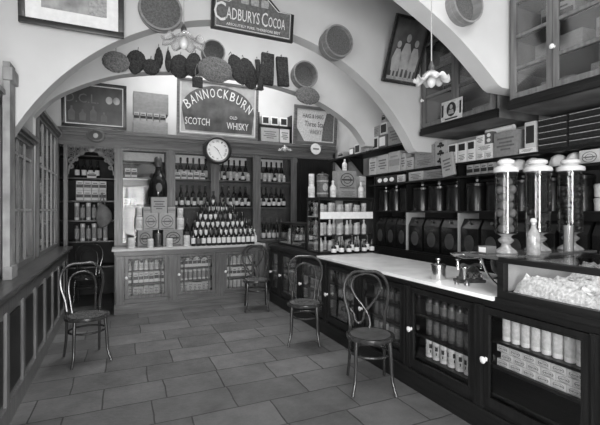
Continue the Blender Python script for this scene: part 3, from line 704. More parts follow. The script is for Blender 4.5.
# ---------------- cartons on the board at 2.03
z=2.03+e
for i,(pl,pr,h,k) in enumerate(((369,376.5,.255,'cp'),(377,388,.27,'cp'),(388.5,400,.285,'cb'),(400.5,405.5,.235,'cp'))):
    boxW(k,pl,pr,z,h,SX+.02,.26,'large pale carton below the arch, %s of four'%['farthest','second','third','nearest'][i])
boxW('cp',406,413.5,z,.16,SX+.02,.24,'low pale carton under the end of the arch')
boxW('cl',414.5,434,z,.13,SX+.0,.26,'brown carton at the bottom of the pair left of the club-printed carton')
boxW('cl',414.5,434,z+.132,.135,SX+.0,.26,'brown carton on top of the pair left of the club-printed carton')
boxW('tre',435,446.5,z,.285,SX+.0,.26,'upright carton printed with three dark club shapes')
rw=[(448,456.5),(457.5,466),(467,475)]
for k,(a,b) in enumerate(rw):
    boxW('bw',a,b,z,.115,SX+.02,.16,'white-fronted small box, %s of three in the lower row'%pos3[k])
    boxW('bwr',a,b,z+.117,.11,SX+.02,.16,'white box with dark panel, %s of three in the upper row'%pos3[k])
boxW('bw',476,484,z,.08,SX+.02,.18,'white flat box at the bottom left of the stack by the large carton')
boxW('bw',484.6,492.8,z,.08,SX+.02,.18,'white flat box at the bottom right of the stack by the large carton')
boxW('bw',476,492.8,z+.082,.075,SX+.02,.18,'long white box in the middle of the stack by the large carton')
boxW('bw',476,484,z+.159,.10,SX+.02,.15,'small white upright box on the stack by the large carton')
bk=boxW('bk',485,492.5,z+.159,.12,SX+.02,.15,'black box with two white discs on top of the stack')
for c in list(bk.children): bpy.data.objects.remove(c)
MB().prism([(.26*math.cos(2*PI*k/20),.28+.17*math.sin(2*PI*k/20)) for k in range(20)],-.02,.003).build('white_disc',paper,bk,False); MB().prism([(.26*math.cos(2*PI*k/20),.72+.17*math.sin(2*PI*k/20)) for k in range(20)],-.02,.003).build('white_disc',paper,bk,False)
boxW('cl',493.5,518,z,.245,SX+.0,.26,'large brown carton between the white stack and the tall white box')
boxW('bw',512.0+7,535.6,z,.045,SX-.02,.10,'flat printed box at the foot of the tall white box')
boxW('bp',524.5,535.6,z+.047,.235,SX-.02,.12,'tall white box with dark printing beside the dark drawers')
rl=thing('paper_roll','white paper roll lying on the large brown carton','roll',(SX+.10,at(500,210,X=SX+.1).y,z+.262))
MB().lathe([(0,-.16),(.03,-.16),(.03,.16),(0,.16)],16,(0,0,.03),'y').build('rolled_paper',paper,rl)
# tilted carton hanging over the board
pc=at(452,168,X=SX-.03)
tl=put('cp',SX-.085,pc.y,1.87+e,'pale carton tilted against the edge of the board beside the club-printed carton',None,0,(.17,.04,.26)); tl.rotation_euler=(0,math.radians(11),0); tl.rotation_euler=(Matrix.Rotation(-PI/2,4,'Z')@Matrix.Rotation(math.radians(-9),4,'Y')).to_euler(); tl.location.z+=.0135
# nest of dark drawers under the near cupboard
dr=thing('spice_drawers','nest of small dark drawers in five rows under the near cupboard','drawers',(SX,1.86,z))
PT(B(SX,XR-.03,1.30,2.39,z,z+.285),'carcass',darkx,dr)
for r_ in range(5):
    for k in range(4):
        y1=2.385-k*.27; 
        q=B(SX-.018,SX-.0005,y1-.262,y1-.004,z+.006+r_*.056,z+.052+r_*.056,.003)
        d=PT(q,'drawer',darkx,dr)
        PT(B(SX-.022,SX-.018,y1-.255,y1-.012,z+.045+r_*.056,z+.051+r_*.056),'label_strip',paperg,dr,d)
# goods on the high shelf
z=2.40+e
XS=3.45
hs=[(338,343,'bgx',.10,'dark box at the far end of the high shelf'),(349,353.5,'bk',.12,'dark narrow box on the high shelf'),(354.5,360,'bp',.16,'pale box with dark panel on the high shelf'),(361,366,'cl',.13,'small brown box on the high shelf'),(366.6,371.4,'cb',.15,'small banded carton on the high shelf')]
for pl,pr,k,h,lab in hs: boxW(k,pl,pr,z,h,XS,.2,lab)
boxW('bp',372.5,378,z,.19,XS,.2,'small pale-panelled box below the stacked pair on the high shelf')
boxW('bk',378.5,386,z,.19,XS,.2,'dark box supporting the stacked pair on the high shelf')
boxW('cl',372,379.5,z+.192,.15,XS,.2,'brown box, left of the stacked pair on the high shelf').location.x-=.0
boxW('bp',380,387,z+.192,.17,XS,.2,'pale printed box, right of the stacked pair on the high shelf')
boxW('bgx',381.5,385.5,z+.364,.13,XS,.15,'small box topping the stacked pair on the high shelf')
boxW('cl',388,401.5,z,.27,XS,.24,'large carton at the near end of the high shelf')
# far right: stacks of white tins behind the jars
KL=Kind('tin',MB().lathe([(0,0),(.085,0),(.09,.01),(.09,.085),(.085,.098),(0,.10)],22).mesh('tin',tinw),[('lid',MB().lathe([(.091,.07),(.094,.07),(.094,.098),(.085,.108),(0,.112)],22).mesh('lid',paperm))])
for k in range(2):
    KL.place((SX+.13,at(600,210,X=SX+.13).y-.045,1.49+e+k*.114),['lower white lidded tin stacked at the far right of the wall shelving','upper white lidded tin stacked at the far right of the wall shelving'][k],'tin',None,0,(.88,.88,1))
# ================================================================== GLASS CASE ON THE COUNTER (near right)
CX0,CX1,CY0,CY1,CZ0,CZ1=2.20,3.0,.62,1.80,.941,1.20
gc=thing('display_case','low dark-framed glass display case of white sweets on the near end of the counter','display case',((CX0+CX1)/2,1.4,CZ0))
c=MB(); t=.045
for x in (CX0,CX1-t):
    for y in (CY0,CY1-t): c.box(x,x+t,y,y+t,CZ0,CZ1)
c.box(CX0,CX0+.04,CY0,CY1,CZ0,CZ0+.045); c.box(CX1-.04,CX1,CY0,CY1,CZ0,CZ0+.045); c.box(CX0-.01,CX0+.05,CY0,CY1,CZ1-.035,CZ1,.005); c.box(CX1-.05,CX1,CY0,CY1,CZ1-.035,CZ1)
c.box(CX0,CX1,CY1-.05,CY1,CZ1-.035,CZ1-.021); c.box(CX0,CX1,CY0,CY0+.05,CZ1-.035,CZ1); c.box(CX0+.02,CX1,CY1-.04,CY1,CZ0,CZ0+.04); c.box(CX0,CX1,1.20,1.22,CZ1-.03,CZ1-.010)
PT(c,'frame',dark,gc)
PT(B(CX0+.04,CX1-.04,CY0+.02,CY1-.02,CZ0+.002,CZ0+.02),'base_board',liningp,gc)
PT(B(CX0+.012,CX0+.016,CY0+.04,CY1-.04,CZ0+.04,CZ1-.03),'front_pane',glass,gc)
PT(B(CX0+.05,CX1-.05,CY0+.05,1.78,CZ1-.007,CZ1),'top_pane',glass,gc)
PT(B(CX0-.01,3.24,1.785,2.06,CZ1-.02,CZ1,.004),'top_shelf',mat('grey_plate_glass',.10,.08,.7,0,.2,4),gc)
for xx in (2.32,2.92):
    PT(MB().tube(catmull([(xx,1.80,.96),(xx,1.86,.97),(xx,1.97,1.05),(xx,2.03,1.175)],8),.009,8),'curved_bracket',silver,gc,None,True,label='bright curved bracket')
PT(B(CX0+.03,CX1-.03,CY1-.03,CY1-.02,CZ0+.03,CZ1-.03),'end_lining',liningp,gc)
def heap(name,x0,x1,y0,y1,z0,h,m,label,seed):
    rr=random.Random(seed); b=MB(); nx,ny=26,30; rows=[]
    ph=[rr.uniform(0,6) for _ in range(6)]
    for i in range(nx+1):
        row=[]
        for j in range(ny+1):
            u,v=i/nx,j/ny; ed=min(1,9*min(u,1-u))*min(1,16*min(v,1-v))
            z=ed*h*(.50+.22*math.sin(5*u+ph[0])*math.sin(4*v+ph[1])+.28*rr.random())
            row.append((x0+(x1-x0)*u,y0+(y1-y0)*v,z0+z))
        rows.append(row)
    b.grid(rows)
    b.grid([[(x0,y0,z0),(x1,y0,z0)],[(x0,y1,z0),(x1,y1,z0)]])
    o=b.build(name,m); o['kind']='stuff'; return tag(o,label,'sweets')
heap('loose_sweets',CX0+.045,CX0+.42,.68,1.755,CZ0+.021,.165,sugar,'heap of loose white sweets along the front of the glass case',3)
heap('loose_sweets',CX0+.46,CX1-.06,.70,1.74,CZ0+.021,.20,sugar,'heap of loose pale sweets at the back of the glass case',5)
for k,(x,y,rz,s_) in enumerate(((2.34,1.84,.4,(.16,.03,.10)),(2.62,1.75,-.3,(.20,.05,.10)),(2.5,1.55,.2,(.05,.05,.06)))):
    if k<2: pass
# tall glass jars
def tall_jar(x,y,r,h,lab):
    t=thing('sweet_jar',lab,'jar',(x,y,CZ1+.001))
    MB().lathe([(0,0),(r*.98,0),(r,.008),(r*.85,.022),(r*.45,.045),(r*.38,.062),(r*.62,.078),(r*.70,.090),(r*.55,.102),(r*.40,.112),(r*.6,.126),(r*.9,.135),(0,.137)],26).build('glass_foot',frostg,t)
    MB().lathe([(r*.93,.138),(r*.97,.139),(r*.97,h),(r*.93,h),(r*.93,.138)],28).build('glass_cylinder',jarglass,t)
    MB().lathe([(0,h),(r*1.06,h),(r*1.10,h+.012),(r*1.06,h+.030),(r*.80,h+.042),(r*.55,h+.05),(r*.75,h+.062),(r*.72,h+.082),(r*.4,h+.094),(0,h+.096)],26).build('lid',frost,t)
    return t
frostg=frost
frostg=mat('cast_clear_glass',.30,.12,.9,0,.3,30)
J=[(2.44,1.925,.074,.56),(2.80,1.945,.088,.58),(3.085,1.885,.087,.59)]
jl=['first tall glass jar on the case, holding large pale balls','second tall glass jar on the case, mostly dark inside','third tall glass jar on the case, holding many small dark balls']
for (x,y,r,h),l in zip(J,jl): tall_jar(x,y,r,h,l)
def balls(j,n,r,m,zs,lab,grp):
    x,y,jr,h=J[j]; kd=Kind('sweet_ball',MB().ball((0,0,0),r,2).mesh('sweet_ball',m)); rr=random.Random(j)
    out=[]; layer=0; per=zs
    z=CZ1+.001+.139+r
    while len(out)<n:
        for q in range(per):
            if len(out)>=n: break
            a=2*PI*q/per+layer*1.1; rad=jr*.92-r-.001
            out.append((x+rad*math.cos(a),y+rad*math.sin(a),z))
        layer+=1; z+=r*1.75
        if z>CZ1+h-r: break
    for p in out: kd.place(p,lab,'sweet',grp)
balls(0,14,.031,sweet,2,'large pale ball inside the first tall glass jar','balls in the first tall jar')
balls(1,5,.032,sweetd,2,'dark ball low inside the second tall glass jar','balls in the second tall jar')
balls(2,40,.024,sweetd,5,'small dark ball inside the third tall glass jar','balls in the third tall jar')
dc=thing('decanter','white frosted stoppered bottle standing between the first and second tall jars','decanter',(2.50,1.765,CZ1+.001))
MB().lathe([(0,0),(.038,0),(.042,.01),(.042,.11),(.037,.145),(.018,.178),(.015,.195),(.018,.20),(0,.20)],20).build('bottle_body',frostg,dc)
MB().lathe([(0,.201),(.012,.201),(.012,.212),(.022,.222),(.016,.242),(0,.246)],14).build('stopper',frost,dc)
tg_=thing('tall_glass','narrow clear glass beaker between the second and third tall jars','glass',(2.86,1.76,CZ1+.001))
MB().lathe([(0,0),(.03,0),(.032,.004),(.034,.205),(.031,.205),(.029,.008),(0,.008)],18).build('beaker',jarglass,tg_)
MB().lathe([(0,.010),(.028,.010),(.029,.19),(0,.19)],16).build('contents',frost,tg_)
bx=put('bk',2.27,1.975,CZ1+e,'small dark tin box at the far left corner of the glass case',None,-PI/2,(.075,.09,.05))
# ================================================================== SCALES AND CAN
sp=at(467,283,Z=.94)
sc_=thing('weighing_scales','cast counter scales with an oval metal pan on the marble top','scales',(2.47,2.27,.941),math.radians(-18))
c=MB(); c.box(-.105,.105,-.06,.06,0,.022,.006); c.box(-.085,.085,-.045,.045,.022,.04,.006)
for x in (-.09,.09): 
    for y in (-.045,.045): c.lathe([(0,0),(.015,0),(.012,.01),(0,.012)],10,(x,y,0))
c.build('base',castm,sc_)
c=MB(); c.prism([(-.075,.04),(.075,.04),(.06,.10),(.035,.125),(-.035,.125),(-.06,.10)],-.03,.03); c.build('casing',castm,sc_)
c=MB(); c.lathe([(0,0),(.045,0),(.048,.004),(.045,.008),(0,.009)],24,(0,-.031,.078),'y'); c.build('front_dial',silver,sc_)
c=MB(); c.tube(catmull([(-.10,0,.10),(-.06,0,.135),(0,0,.12),(.06,0,.135),(.10,0,.10)],6),.010,8); c.build('beam',castm,sc_)
for x in (-.095,.095):
    c=MB(); c.lathe([(0,.10),(.012,.10),(.009,.12),(.014,.14),(.009,.165),(.022,.178),(0,.18)],12,(x,0,0)); c.build('pan_post',silver,sc_)
c=MB(); c.lathe([(0,.182),(.06,.183),(.12,.197),(.155,.222),(.152,.225),(.118,.202),(.06,.188),(0,.187)],32,(0,0,0),'z',1,.62); c.build('pan',silver,sc_)
c=MB(); c.lathe([(0,.03),(.012,.03),(.012,.10),(.02,.115),(.026,.12),(.026,.126),(0,.127)],14,(-.07,-.055,0)); c.build('weight_plate_post',silver,sc_)
c=MB()
for x in (-.05,0,.05): c.tube([(x+.022*math.cos(2*PI*q/16),-.062,.055+.018*math.sin(2*PI*q/16)) for q in range(16)],.005,6,True)
c.build('cast_scrolls',silver,sc_)
for x,rr,hh,lb in ((2.335,.020,.036,'larger brass weight on the marble in front of the scales'),(2.30,.015,.027,'smaller brass weight on the marble in front of the scales')):
    wt=MB().lathe([(0,0),(rr,0),(rr,hh*.6),(rr*.4,hh*.68),(rr*.35,hh*.78),(rr*.6,hh*.88),(rr*.4,hh),(0,hh)],16).build('scale_weight',brass); wt.location=(x,2.17 if rr>.017 else 2.235,.941); tag(wt,lb,'weight')
cn=thing('weight_can','plain bright metal canister with a knobbed lid on the marble beside the scales','canister',(2.335,2.46,.941))
MB().lathe([(0,0),(.056,0),(.058,.004),(.058,.105),(0,.105)],24).build('can_body',silver,cn)
MB().lathe([(0,.106),(.060,.106),(.060,.118),(.03,.128),(.010,.133),(.008,.148),(.022,.158),(.02,.170),(0,.173)],22).build('lid',silver,cn)
ml=thing('scoop_bin','dark round-bottomed metal scoop bin between the scales and the glass case','bin',(2.80,2.23,.941))
MB().lathe([(0,.028),(.07,.035),(.12,.07),(.138,.13),(.14,.215),(.146,.22),(.146,.232),(.132,.232),(.128,.13),(.0,.05)],28,(0,0,0),'z',.72,.72).build('bowl',black,ml)
MB().lathe([(0,0),(.075,0),(.078,.006),(.05,.016),(.045,.03),(0,.031)],22).build('stand_ring',silver,ml)
# ================================================================== SHOWCASE ON COUNTER (tall)
tx0,tx1,ty0,ty1,tz0,tz1=2.29,3.12,4.50,4.86,.941,1.665
tc_=thing('tall_showcase','tall dark-framed glass showcase of white bottles on the counter','showcase',(2.65,4.68,tz0))
c=MB(); t=.022
for x in (tx0,tx1-t):
    for y in (ty0,ty1-t): c.box(x,x+t,y,y+t,tz0,tz1)
c.box(tx0-.005,tx1+.005,ty0-.005,ty1+.005,tz1-.035,tz1,.004); c.box(tx0,tx1,ty0,ty1,tz0,tz0+.02); PT(c,'frame',darkz,tc_)
for z in (1.17,1.42): PT(B(tx0+.005,tx1-.005,ty0+.02,ty1-.02,z-.012,z),'shelf',liningp if z>1.3 else dark,tc_)
PT(B(tx0+.02,tx1-.01,ty0-.004,ty0+.004,1.385,1.475),'sign_band',paper,tc_,label='plain white band across the front')
PT(B(tx0+.02,tx1-.02,ty0+.006,ty0+.010,tz0+.02,tz1-.035),'front_pane',glass,tc_); PT(B(tx0+.006,tx0+.010,ty0+.02,ty1-.02,tz0+.02,tz1-.035),'side_pane',glass,tc_)
KW=k_bottle('white_bottle',.034,.19,tinw,paperm,False,.30)
K['wb']=KW; CT['white_bottle']='bottle'
for zi,(z,zn) in enumerate(((tz0+.021,'bottom'),(1.17,'middle'),(1.42,'top'))):
    for rk in range(2):
        for k in range(6):
            x=tx0+.08+k*.132; y=ty0+.09+rk*.15
            kk=['jw','wb','tw'][zi] if (k+rk)%2 else ['wb','jw','jw'][zi]
            put(kk,x+jit(.008),y,z+e,'%s from left in the %s row, %s shelf of the tall showcase, white %s'%(ORD[k],['front','back'][rk],zn,CT[K[kk].name]),'%s shelf %s row, tall showcase, %s'%(zn,['front','back'][rk],CT[K[kk].name]),jit(3),(.95,.95,R.uniform(.98,1.1) if zi else .92))
# on top
def onx(px,Y=4.62): return at(px,210,Y=Y).x
zt=tz1+e
K['tl'].place((onx(311.5,4.70),4.70,zt),'white tin at the left end on top of the tall showcase, lower of two','tin',None,0,(1.2,1.2,.85))
K['tl'].place((onx(311.5,4.70),4.70,zt+.147),'white tin stacked at the left end on top of the tall showcase, upper of two','tin',None,0,(1.0,1.0,.95))
bt=thing('biscuit_tin','dark striped round tin with knobbed lid on top of the tall showcase','tin',(onx(322.5,4.62),4.62,zt))
MB().lathe([(0,0),(.073,0),(.075,.004),(.075,.27),(0,.27)],24).build('tin_body',paperd,bt)
MB().lathe([(0,.271),(.078,.271),(.078,.295),(.06,.305),(.012,.31),(.008,.318),(.016,.326),(0,.335)],22).build('lid',castm,bt)
for z0 in (.04,.20): MB().lathe([(.0755,z0),(.077,z0),(.077,z0+.02),(.0755,z0+.02)],24).build('stripe',paperg,bt)
MB().lathe([(0,0),(1,0),(1,1),(0,1)],22,axis='y').move(Matrix.Translation((0,-.074,.13))@Matrix.Diagonal((.036,.005,.05,1))).build('emblem',paperg,bt)
put('wb',onx(333,4.58),4.58,zt,'white bottle on top of the tall showcase, left of the ring-marked box',None,0,(1.25,1.25,1.18))
xb0,xb1=onx(338.5,4.60),onx(357.5,4.60)
put('cl',(xb0+xb1)/2,4.60,zt,'low brown box under the ring-marked box on the tall showcase',None,0,(xb1-xb0,.2,.115))
put('crd',(xb0+xb1)/2,4.62,zt+.116,'square brown box with a large ring mark above the tall showcase',None,0,(xb1-xb0-.01,.16,.25))
put('wb',(xb0+xb1)/2,4.69,zt+.368,'white bottle crowning the ring-marked box',None,0,(1,1,.85))
put('wb',onx(356,4.57)+.07,4.56,zt,'white bottle on top of the tall showcase, right of the ring-marked box',None,0,(1.15,1.15,1.12))
put('cb',3.045,4.64,zt,'upright banded carton at the right end on top of the tall showcase',None,0,(.10,.16,.30))
# ink bottles in front
for k in range(6):
    put('bink',onx(334+7.6*k,4.40),4.405,.94+e,ORD[k]+' dark ink bottle from left in the row before the tall showcase','row of ink bottles before the tall showcase',jit(.2),(1,1,1 if k%2 else .9))
for k in range(3):
    put('bs',onx(337+15*k,4.462),4.462,.94+e,ORD[k]+' taller dark bottle from left standing behind the ink bottles','tall bottles behind the ink bottles',0,(.95,.95,.95))
# ================================================================== LOW SHOWCASE
lx0,lx1,ly0,ly1,lz0,lz1=2.35,2.75,5.03,6.08,.941,1.305
lc=thing('low_showcase','low dark-framed glass showcase on the far end of the counter','showcase',(2.55,5.55,lz0))
c=MB(); t=.028
for x in (lx0,lx1-t):
    for y in (ly0,ly1-t): c.box(x,x+t,y,y+t,lz0,lz1)
c.box(lx0,lx0+t,5.545,5.57,lz0,lz1); c.box(lx0,lx1,ly0,ly1,lz1-.028,lz1,.004); c.box(lx0,lx1,ly0,ly1,lz0,lz0+.03); PT(c,'frame',darkz,lc)
PT(B(lx0+.02,lx1-.02,ly0+.02,ly1-.02,lz0+.10,lz0+.115),'shelf',topedge,lc)
PT(B(lx0+.006,lx0+.010,ly0+.02,ly1-.02,lz0+.03,lz1-.03),'front_pane',glassr,lc)
for k in range(6): put(['jd','tg','jw'][k%3],lx0+.15,ly0+.14+k*.155,lz0+.116,'small jar or tin on the shelf of the low showcase, %s from the near end'%['first','second','third','fourth','fifth','sixth'][k],None,0,(1,1,.9))
# ================================================================== CHAIRS
def chair(label,x,y,face,back):
    """face: rotation so that local -y is the way the sitter looks"""
    t=thing('bentwood_chair',label,'chair',(x,y,0),face,'bentwood chairs about the shop')
    zs=.455; r=.205
    MB().lathe([(0,zs-.012),(r-.03,zs-.012),(r-.004,zs-.034),(r,zs-.02),(r-.002,zs-.006),(r-.025,zs),(r-.035,zs-.003),(0,zs-.008)],36).build('seat',bent,t)
    MB().lathe([(0,zs-.0079),(r-.036,zs-.0032),(r-.036,zs-.0015),(0,zs-.006)],32).build('seat_panel',seatm,t,label='pressed plywood seat panel')
    # legs
    for sx in (-1,1):
        pts=catmull([(sx*.135,-.125,zs-.02),(sx*.143,-.14,.30),(sx*.15,-.158,.12),(sx*.175,-.20,0.006)],6)
        MB().tube(pts,.0155,10,False,[1.08-.3*k/(len(pts)-1) for k in range(len(pts))]).build('leg',bent,t)
    # rear legs and outer hoop are one bent rod in a bentwood chair: lower part is leg, upper is hoop
    hb=.165
    hz=lambda v: hb+.035+.10*max(0,(v-zs))/.45   # backward lean
    for sx in (-1,1):
        pts=catmull([(sx*.150,.150,zs+.02),(sx*.152,.155,.36),(sx*.155,.175,.18),(sx*.165,.225,.006)],6)
        MB().tube(pts,.0155,10,False,[1.05-.27*k/(len(pts)-1) for k in range(len(pts))]).build('leg',bent,t)
    def hoop(pts,rad): 
        P=[(px,.150+.085*(pz-zs)/.45,pz) for px,pz in pts]
        return MB().tube(catmull(P,7),rad,9)
    top=.94
    hoop([(-.150,zs+.005),(-.163,.58),(-.197,.73),(-.185,.855),(-.11,.932),(0,top),(.11,.932),(.185,.855),(.197,.73),(.163,.58),(.150,zs+.005)],.0145).build('back_hoop',bent,t)
    if back=='hoop':
        hoop([(-.105,zs-.002),(-.118,.58),(-.128,.70),(-.108,.80),(-.06,.845),(0,.858),(.06,.845),(.108,.80),(.128,.70),(.118,.58),(.105,zs-.002)],.0105).build('inner_hoop',bent,t)
    else:
        hoop([(.02,zs-.002),(.025,.50),(.01,.57),(-.035,.645),(-.10,.73),(-.132,.82),(-.095,.893),(0,.92),(.095,.893),(.132,.82),(.10,.73),(.035,.645),(-.02,.585),(-.035,.53),(-.07,.497),(-.105,.525),(-.115,.575),(-.147,.62)],.0105).build('inner_loop',bent,t)
    MB().tube([(.166*math.cos(2*PI*k/40),.166*math.sin(2*PI*k/40)+.0,.30) for k in range(40)],.0105,8,True).build('ring_stretcher',bent,t)
    return t
def fa(dx,dy): return math.atan2(-dx,dy)   # rotation whose +y points to (dx,dy)
chair('bentwood chair by the left wainscot with a plain double-hoop back',-.315,4.50,fa(-.28,.96),'hoop')
chair('bentwood chair standing before the right end of the back counter',1.86,5.74,fa(.25,.97),'loop')
chair('bentwood chair in the middle against the right counter, plain double-hoop back',1.905,4.10,fa(.45,.89),'hoop')
chair('bentwood chair nearest the camera at the right, back with a teardrop loop',1.925,2.82,fa(.41,.91),'loop')
chair('dark chair half hidden in the back left doorway',-.50,7.05,fa(.1,1),'hoop')
# ================================================================== ALCOVE GOODS
for r_ in range(2):
    for k in range(4):
        put('pw',-.64+k*.115,7.56,1.66+e+r_*.167,'%s pale packet from left in the %s row of packets in the back doorway'%(ORD[k],['lower','upper'][r_]),'%s packets in the back doorway'%['lower','upper'][r_],0,(.108,.1,.163))
for zi,(z,zn) in enumerate(((1.33,'shelf below the packets'),(.98,'lowest lit shelf'))):
    for k in range(6):
        put(['tp','tg'][(k+zi)%2],-.68+k*.085,7.56,z+e,'%s dull tin from left on the %s in the back doorway'%(ORD[k],zn),'tins on the %s in the back doorway'%zn,jit(3),(1,1,1.84))
for k in range(4): put('bd',-.68+k*.10,7.60,2.04+e,ORD[k]+' dark bottle from left on the top shelf in the back doorway','bottles in the back doorway',0,(1,1,1))
put('pw',-.46,7.53,2.04+e,'white card standing before the bottles in the back doorway',None,0,(.14,.03,.10))
sb=thing('satchel','worn rounded bag hanging at the right of the back doorway','bag',(-.28,6.98,1.22))
b=MB(); b.ball((0,0,.19),.19,3,(.62,.30,1)); 
for v in b.bm.verts:
    if v.co.z>.2: v.co.x*=1-.9*(v.co.z-.2)
    v.co.x+=.03*math.sin(v.co.z*9)
b.build('bag_body',leather,sb)
MB().tube(catmull([(-.04,0,.37),(-.015,0,.47),(.0,.0,.55),(.015,0,.47),(.04,0,.37)],6),.008,6).build('strap',leather,sb)
# left display behind the glazed screen
dl=thing('window_shelving','dark display shelves behind the glazed left screen','shelving',(-1.2,5.3,0))
for z in (.985,1.32,1.72,2.1): PT(B(-1.40,-.96,3.96,4.90,z-.022,z),'shelf',leftwy,dl); PT(B(-1.40,-.96,5.15,6.55,z-.022,z),'shelf',leftwy,dl)
PT(B(-1.43,-1.405,3.95,4.92,0,2.3),'back_panel',interior,dl); PT(B(-1.43,-1.405,5.13,6.6,0,2.6),'back_panel',interior,dl)
for zi,z in enumerate((.985,1.32,1.72,2.1)):
    for k in range(4): put(['tw','bd','jw','tp'][(k+zi)%4],-1.02,4.05+k*.21,z+e,ORD[k]+' container from the near end behind the nearer left panes, %s shelf'%['lowest','second','third','top'][zi],'%s shelf, nearer left panes'%['lowest','second','third','top'][zi],0,(1,1,.55 if (zi==3) else 1))
    for k in range(6): put(['jw','tw','bd'][(k+zi)%3],-1.02,5.25+k*.22,z+e,ORD[k]+' container from the near end behind the farther left panes, %s shelf'%['lowest','second','third','top'][zi],'%s shelf, farther left panes'%['lowest','second','third','top'][zi],0,(1,1,.9))
# ================================================================== THINGS ABOVE THE FIXTURE
ZC=2.712
def lean_frame(name,label,cat,pl,pr,zb,h,Y,lean,fr,fmat,inner,inmat,text=None,label2=None,group=None,zrot=0):
    """a framed picture leaning forward, foot at Y; returns thing with local x right, z up, -y front"""
    x0,x1=at(pl,210,Y=Y).x,at(pr,210,Y=Y).x; w=x1-x0
    t=thing(name,label,cat,((x0+x1)/2,Y,zb)); t.rotation_euler=(math.radians(lean),zrot,0)
    b=MB(); d=.035
    b.box(-w/2,w/2,-d/2,d/2,0,fr,.004); b.box(-w/2,w/2,-d/2,d/2,h-fr,h,.004); b.box(-w/2,-w/2+fr,-d/2,d/2,fr,h-fr,.004); b.box(w/2-fr,w/2,-d/2,d/2,fr,h-fr,.004)
    b.build('frame',fmat,t)
    B(-w/2+fr-.003,w/2-fr+.003,.0,.012,fr-.003,h-fr+.003).build(inner,inmat,t,False)
    return t,w
# left picture
t,w=lean_frame('framed_advertisement','dark framed glass advertisement with pale inner slip on top of the fixture at the left','picture',61.5,126.5,ZC,.66,6.60,7,.045,darkx,'glass_print',printd)
b=MB(); fr=.045; s_=.014; h=.66
b.box(-w/2+fr,w/2-fr,-.006,-.0005,fr,fr+s_); b.box(-w/2+fr,w/2-fr,-.006,-.0005,h-fr-s_,h-fr); b.box(-w/2+fr,-w/2+fr+s_,-.006,-.0005,fr+s_,h-fr-s_); b.box(w/2-fr-s_,w/2-fr,-.006,-.0005,fr+s_,h-fr-s_); b.build('slip',paper,t,False)
b=text_bm('D.C.L.',.42,.13,.003).move(Matrix.Translation((-.16,-.004,.42))); b.build('lettering',inkg,t,False)
b=MB()
for x in (.19,.29): b.prism([(x+.045*math.cos(2*PI*k/20),.42+.055*math.sin(2*PI*k/20)) for k in range(20)],-.004,-.0005)
b.build('pale_discs',prints,t,False)
b=MB()
for x,hh in ((-.30,.2),(-.16,.16),(-.02,.22),(.12,.14)): b.prism([(x-.04,.10),(x+.04,.10),(x+.045,.10+hh*.6),(x+.012,.10+hh*.8),(x+.012,.10+hh),(x-.012,.10+hh),(x-.012,.10+hh*.8),(x-.045,.10+hh*.6)],-.003,-.0005)
b.build('printed_bottles',inkg,t,False)
# pale packing chests between
boxF('plain',133,168,ZC+e,.20,6.72,.3,'pale low chest between the left advertisement and the whisky mirror')
for k in range(5): boxF('bgx',133.5+6.6*k,139.5+6.6*k,ZC+.202,.135,6.76,.14,'small dark packet, %s of five on the pale chest behind the mirror'%['leftmost','second','third','fourth','rightmost'][k])
boxF('plain',133,168.5,ZC+.338,.33,6.78,.25,'tall pale chest above the row of dark packets')
# whisky mirror
t,w=lean_frame('advertising_mirror','large advertising mirror with white whisky lettering leaning at the centre above the fixture','mirror',176.5,257.5,ZC,.93,6.66,4,.04,oakx,'mirror_border',tintp)
h=.93
b=MB(); b.prism([(-w*.40,.10),(w*.42,.10),(w*.445,.45)]+[(w*.445*math.cos(PI*k/14),.45+.41*math.sin(PI*k/14)) for k in range(1,14)]+[(-w*.445,.45)],-.004,-.0005); b.build('dark_panel',tintm,t,False)
word='BANNOCKBURN'; acc=MB(); Rr=.725; n=len(word)
for i,ch in enumerate(word):
    a=math.radians(46-92*i/(n-1)); 
    g=text_bm(ch,.082,.150,.003); g.move(Matrix.Translation((Rr*math.sin(-a),-.0055,.02+Rr*math.cos(a)))@Matrix.Rotation(-a*.7,4,'Y')); merge(acc,g)
acc.build('curved_lettering',wlet,t,False)
text_bm('SCOTCH',.40,.115,.003).move(Matrix.Translation((-w*.26,-.0055,.25))).build('lettering',wlet,t,False)
text_bm('WHISKY',.38,.115,.003).move(Matrix.Translation((w*.235,-.0055,.22))).build('lettering',wlet,t,False)
text_bm('OLD',.13,.05,.003).move(Matrix.Translation((w*.18,-.0055,.36))).build('lettering',wlet,t,False)
b=MB(); b.box(-w/2+.055,w/2-.055,-.004,-.0005,.06,.072); b.box(-w/2+.055,-w/2+.067,-.004,-.0005,.06,h-.06); b.box(w/2-.067,w/2-.055,-.004,-.0005,.06,h-.06); b.build('border_line',wlet,t,False)
# small rack with boxes
rk=thing('small_rack','small open rack between the mirror and the right-hand framed advertisement','rack',(at(275,210,Y=6.7).x,6.80,ZC))
x0,x1=at(258.5,210,Y=6.72).x,at(292,210,Y=6.72).x
for z in (0,.30): PT(B(x0,x1,6.72,6.95,ZC+z,ZC+z+.02),'shelf',darkx,rk)
PT(B(x0,x0+.02,6.72,6.95,ZC+.02,ZC+.53),'upright',darkz,rk); PT(B(x1-.02,x1,6.72,6.95,ZC+.02,ZC+.53),'upright',darkz,rk)
z=ZC+.0212
boxF('cp',261,279,z,.25,6.74,.18,'pale carton on the bottom of the small rack'); boxF('pk',280,289.5,z,.25,6.74,.18,'narrow pale packet at the right on the bottom of the small rack')
for k in range(3): boxF('bwr',262+9*k,269.5+9*k,ZC+.3212,.16,6.74,.14,'small framed-front box, %s of three on top of the small rack'%pos3[k])
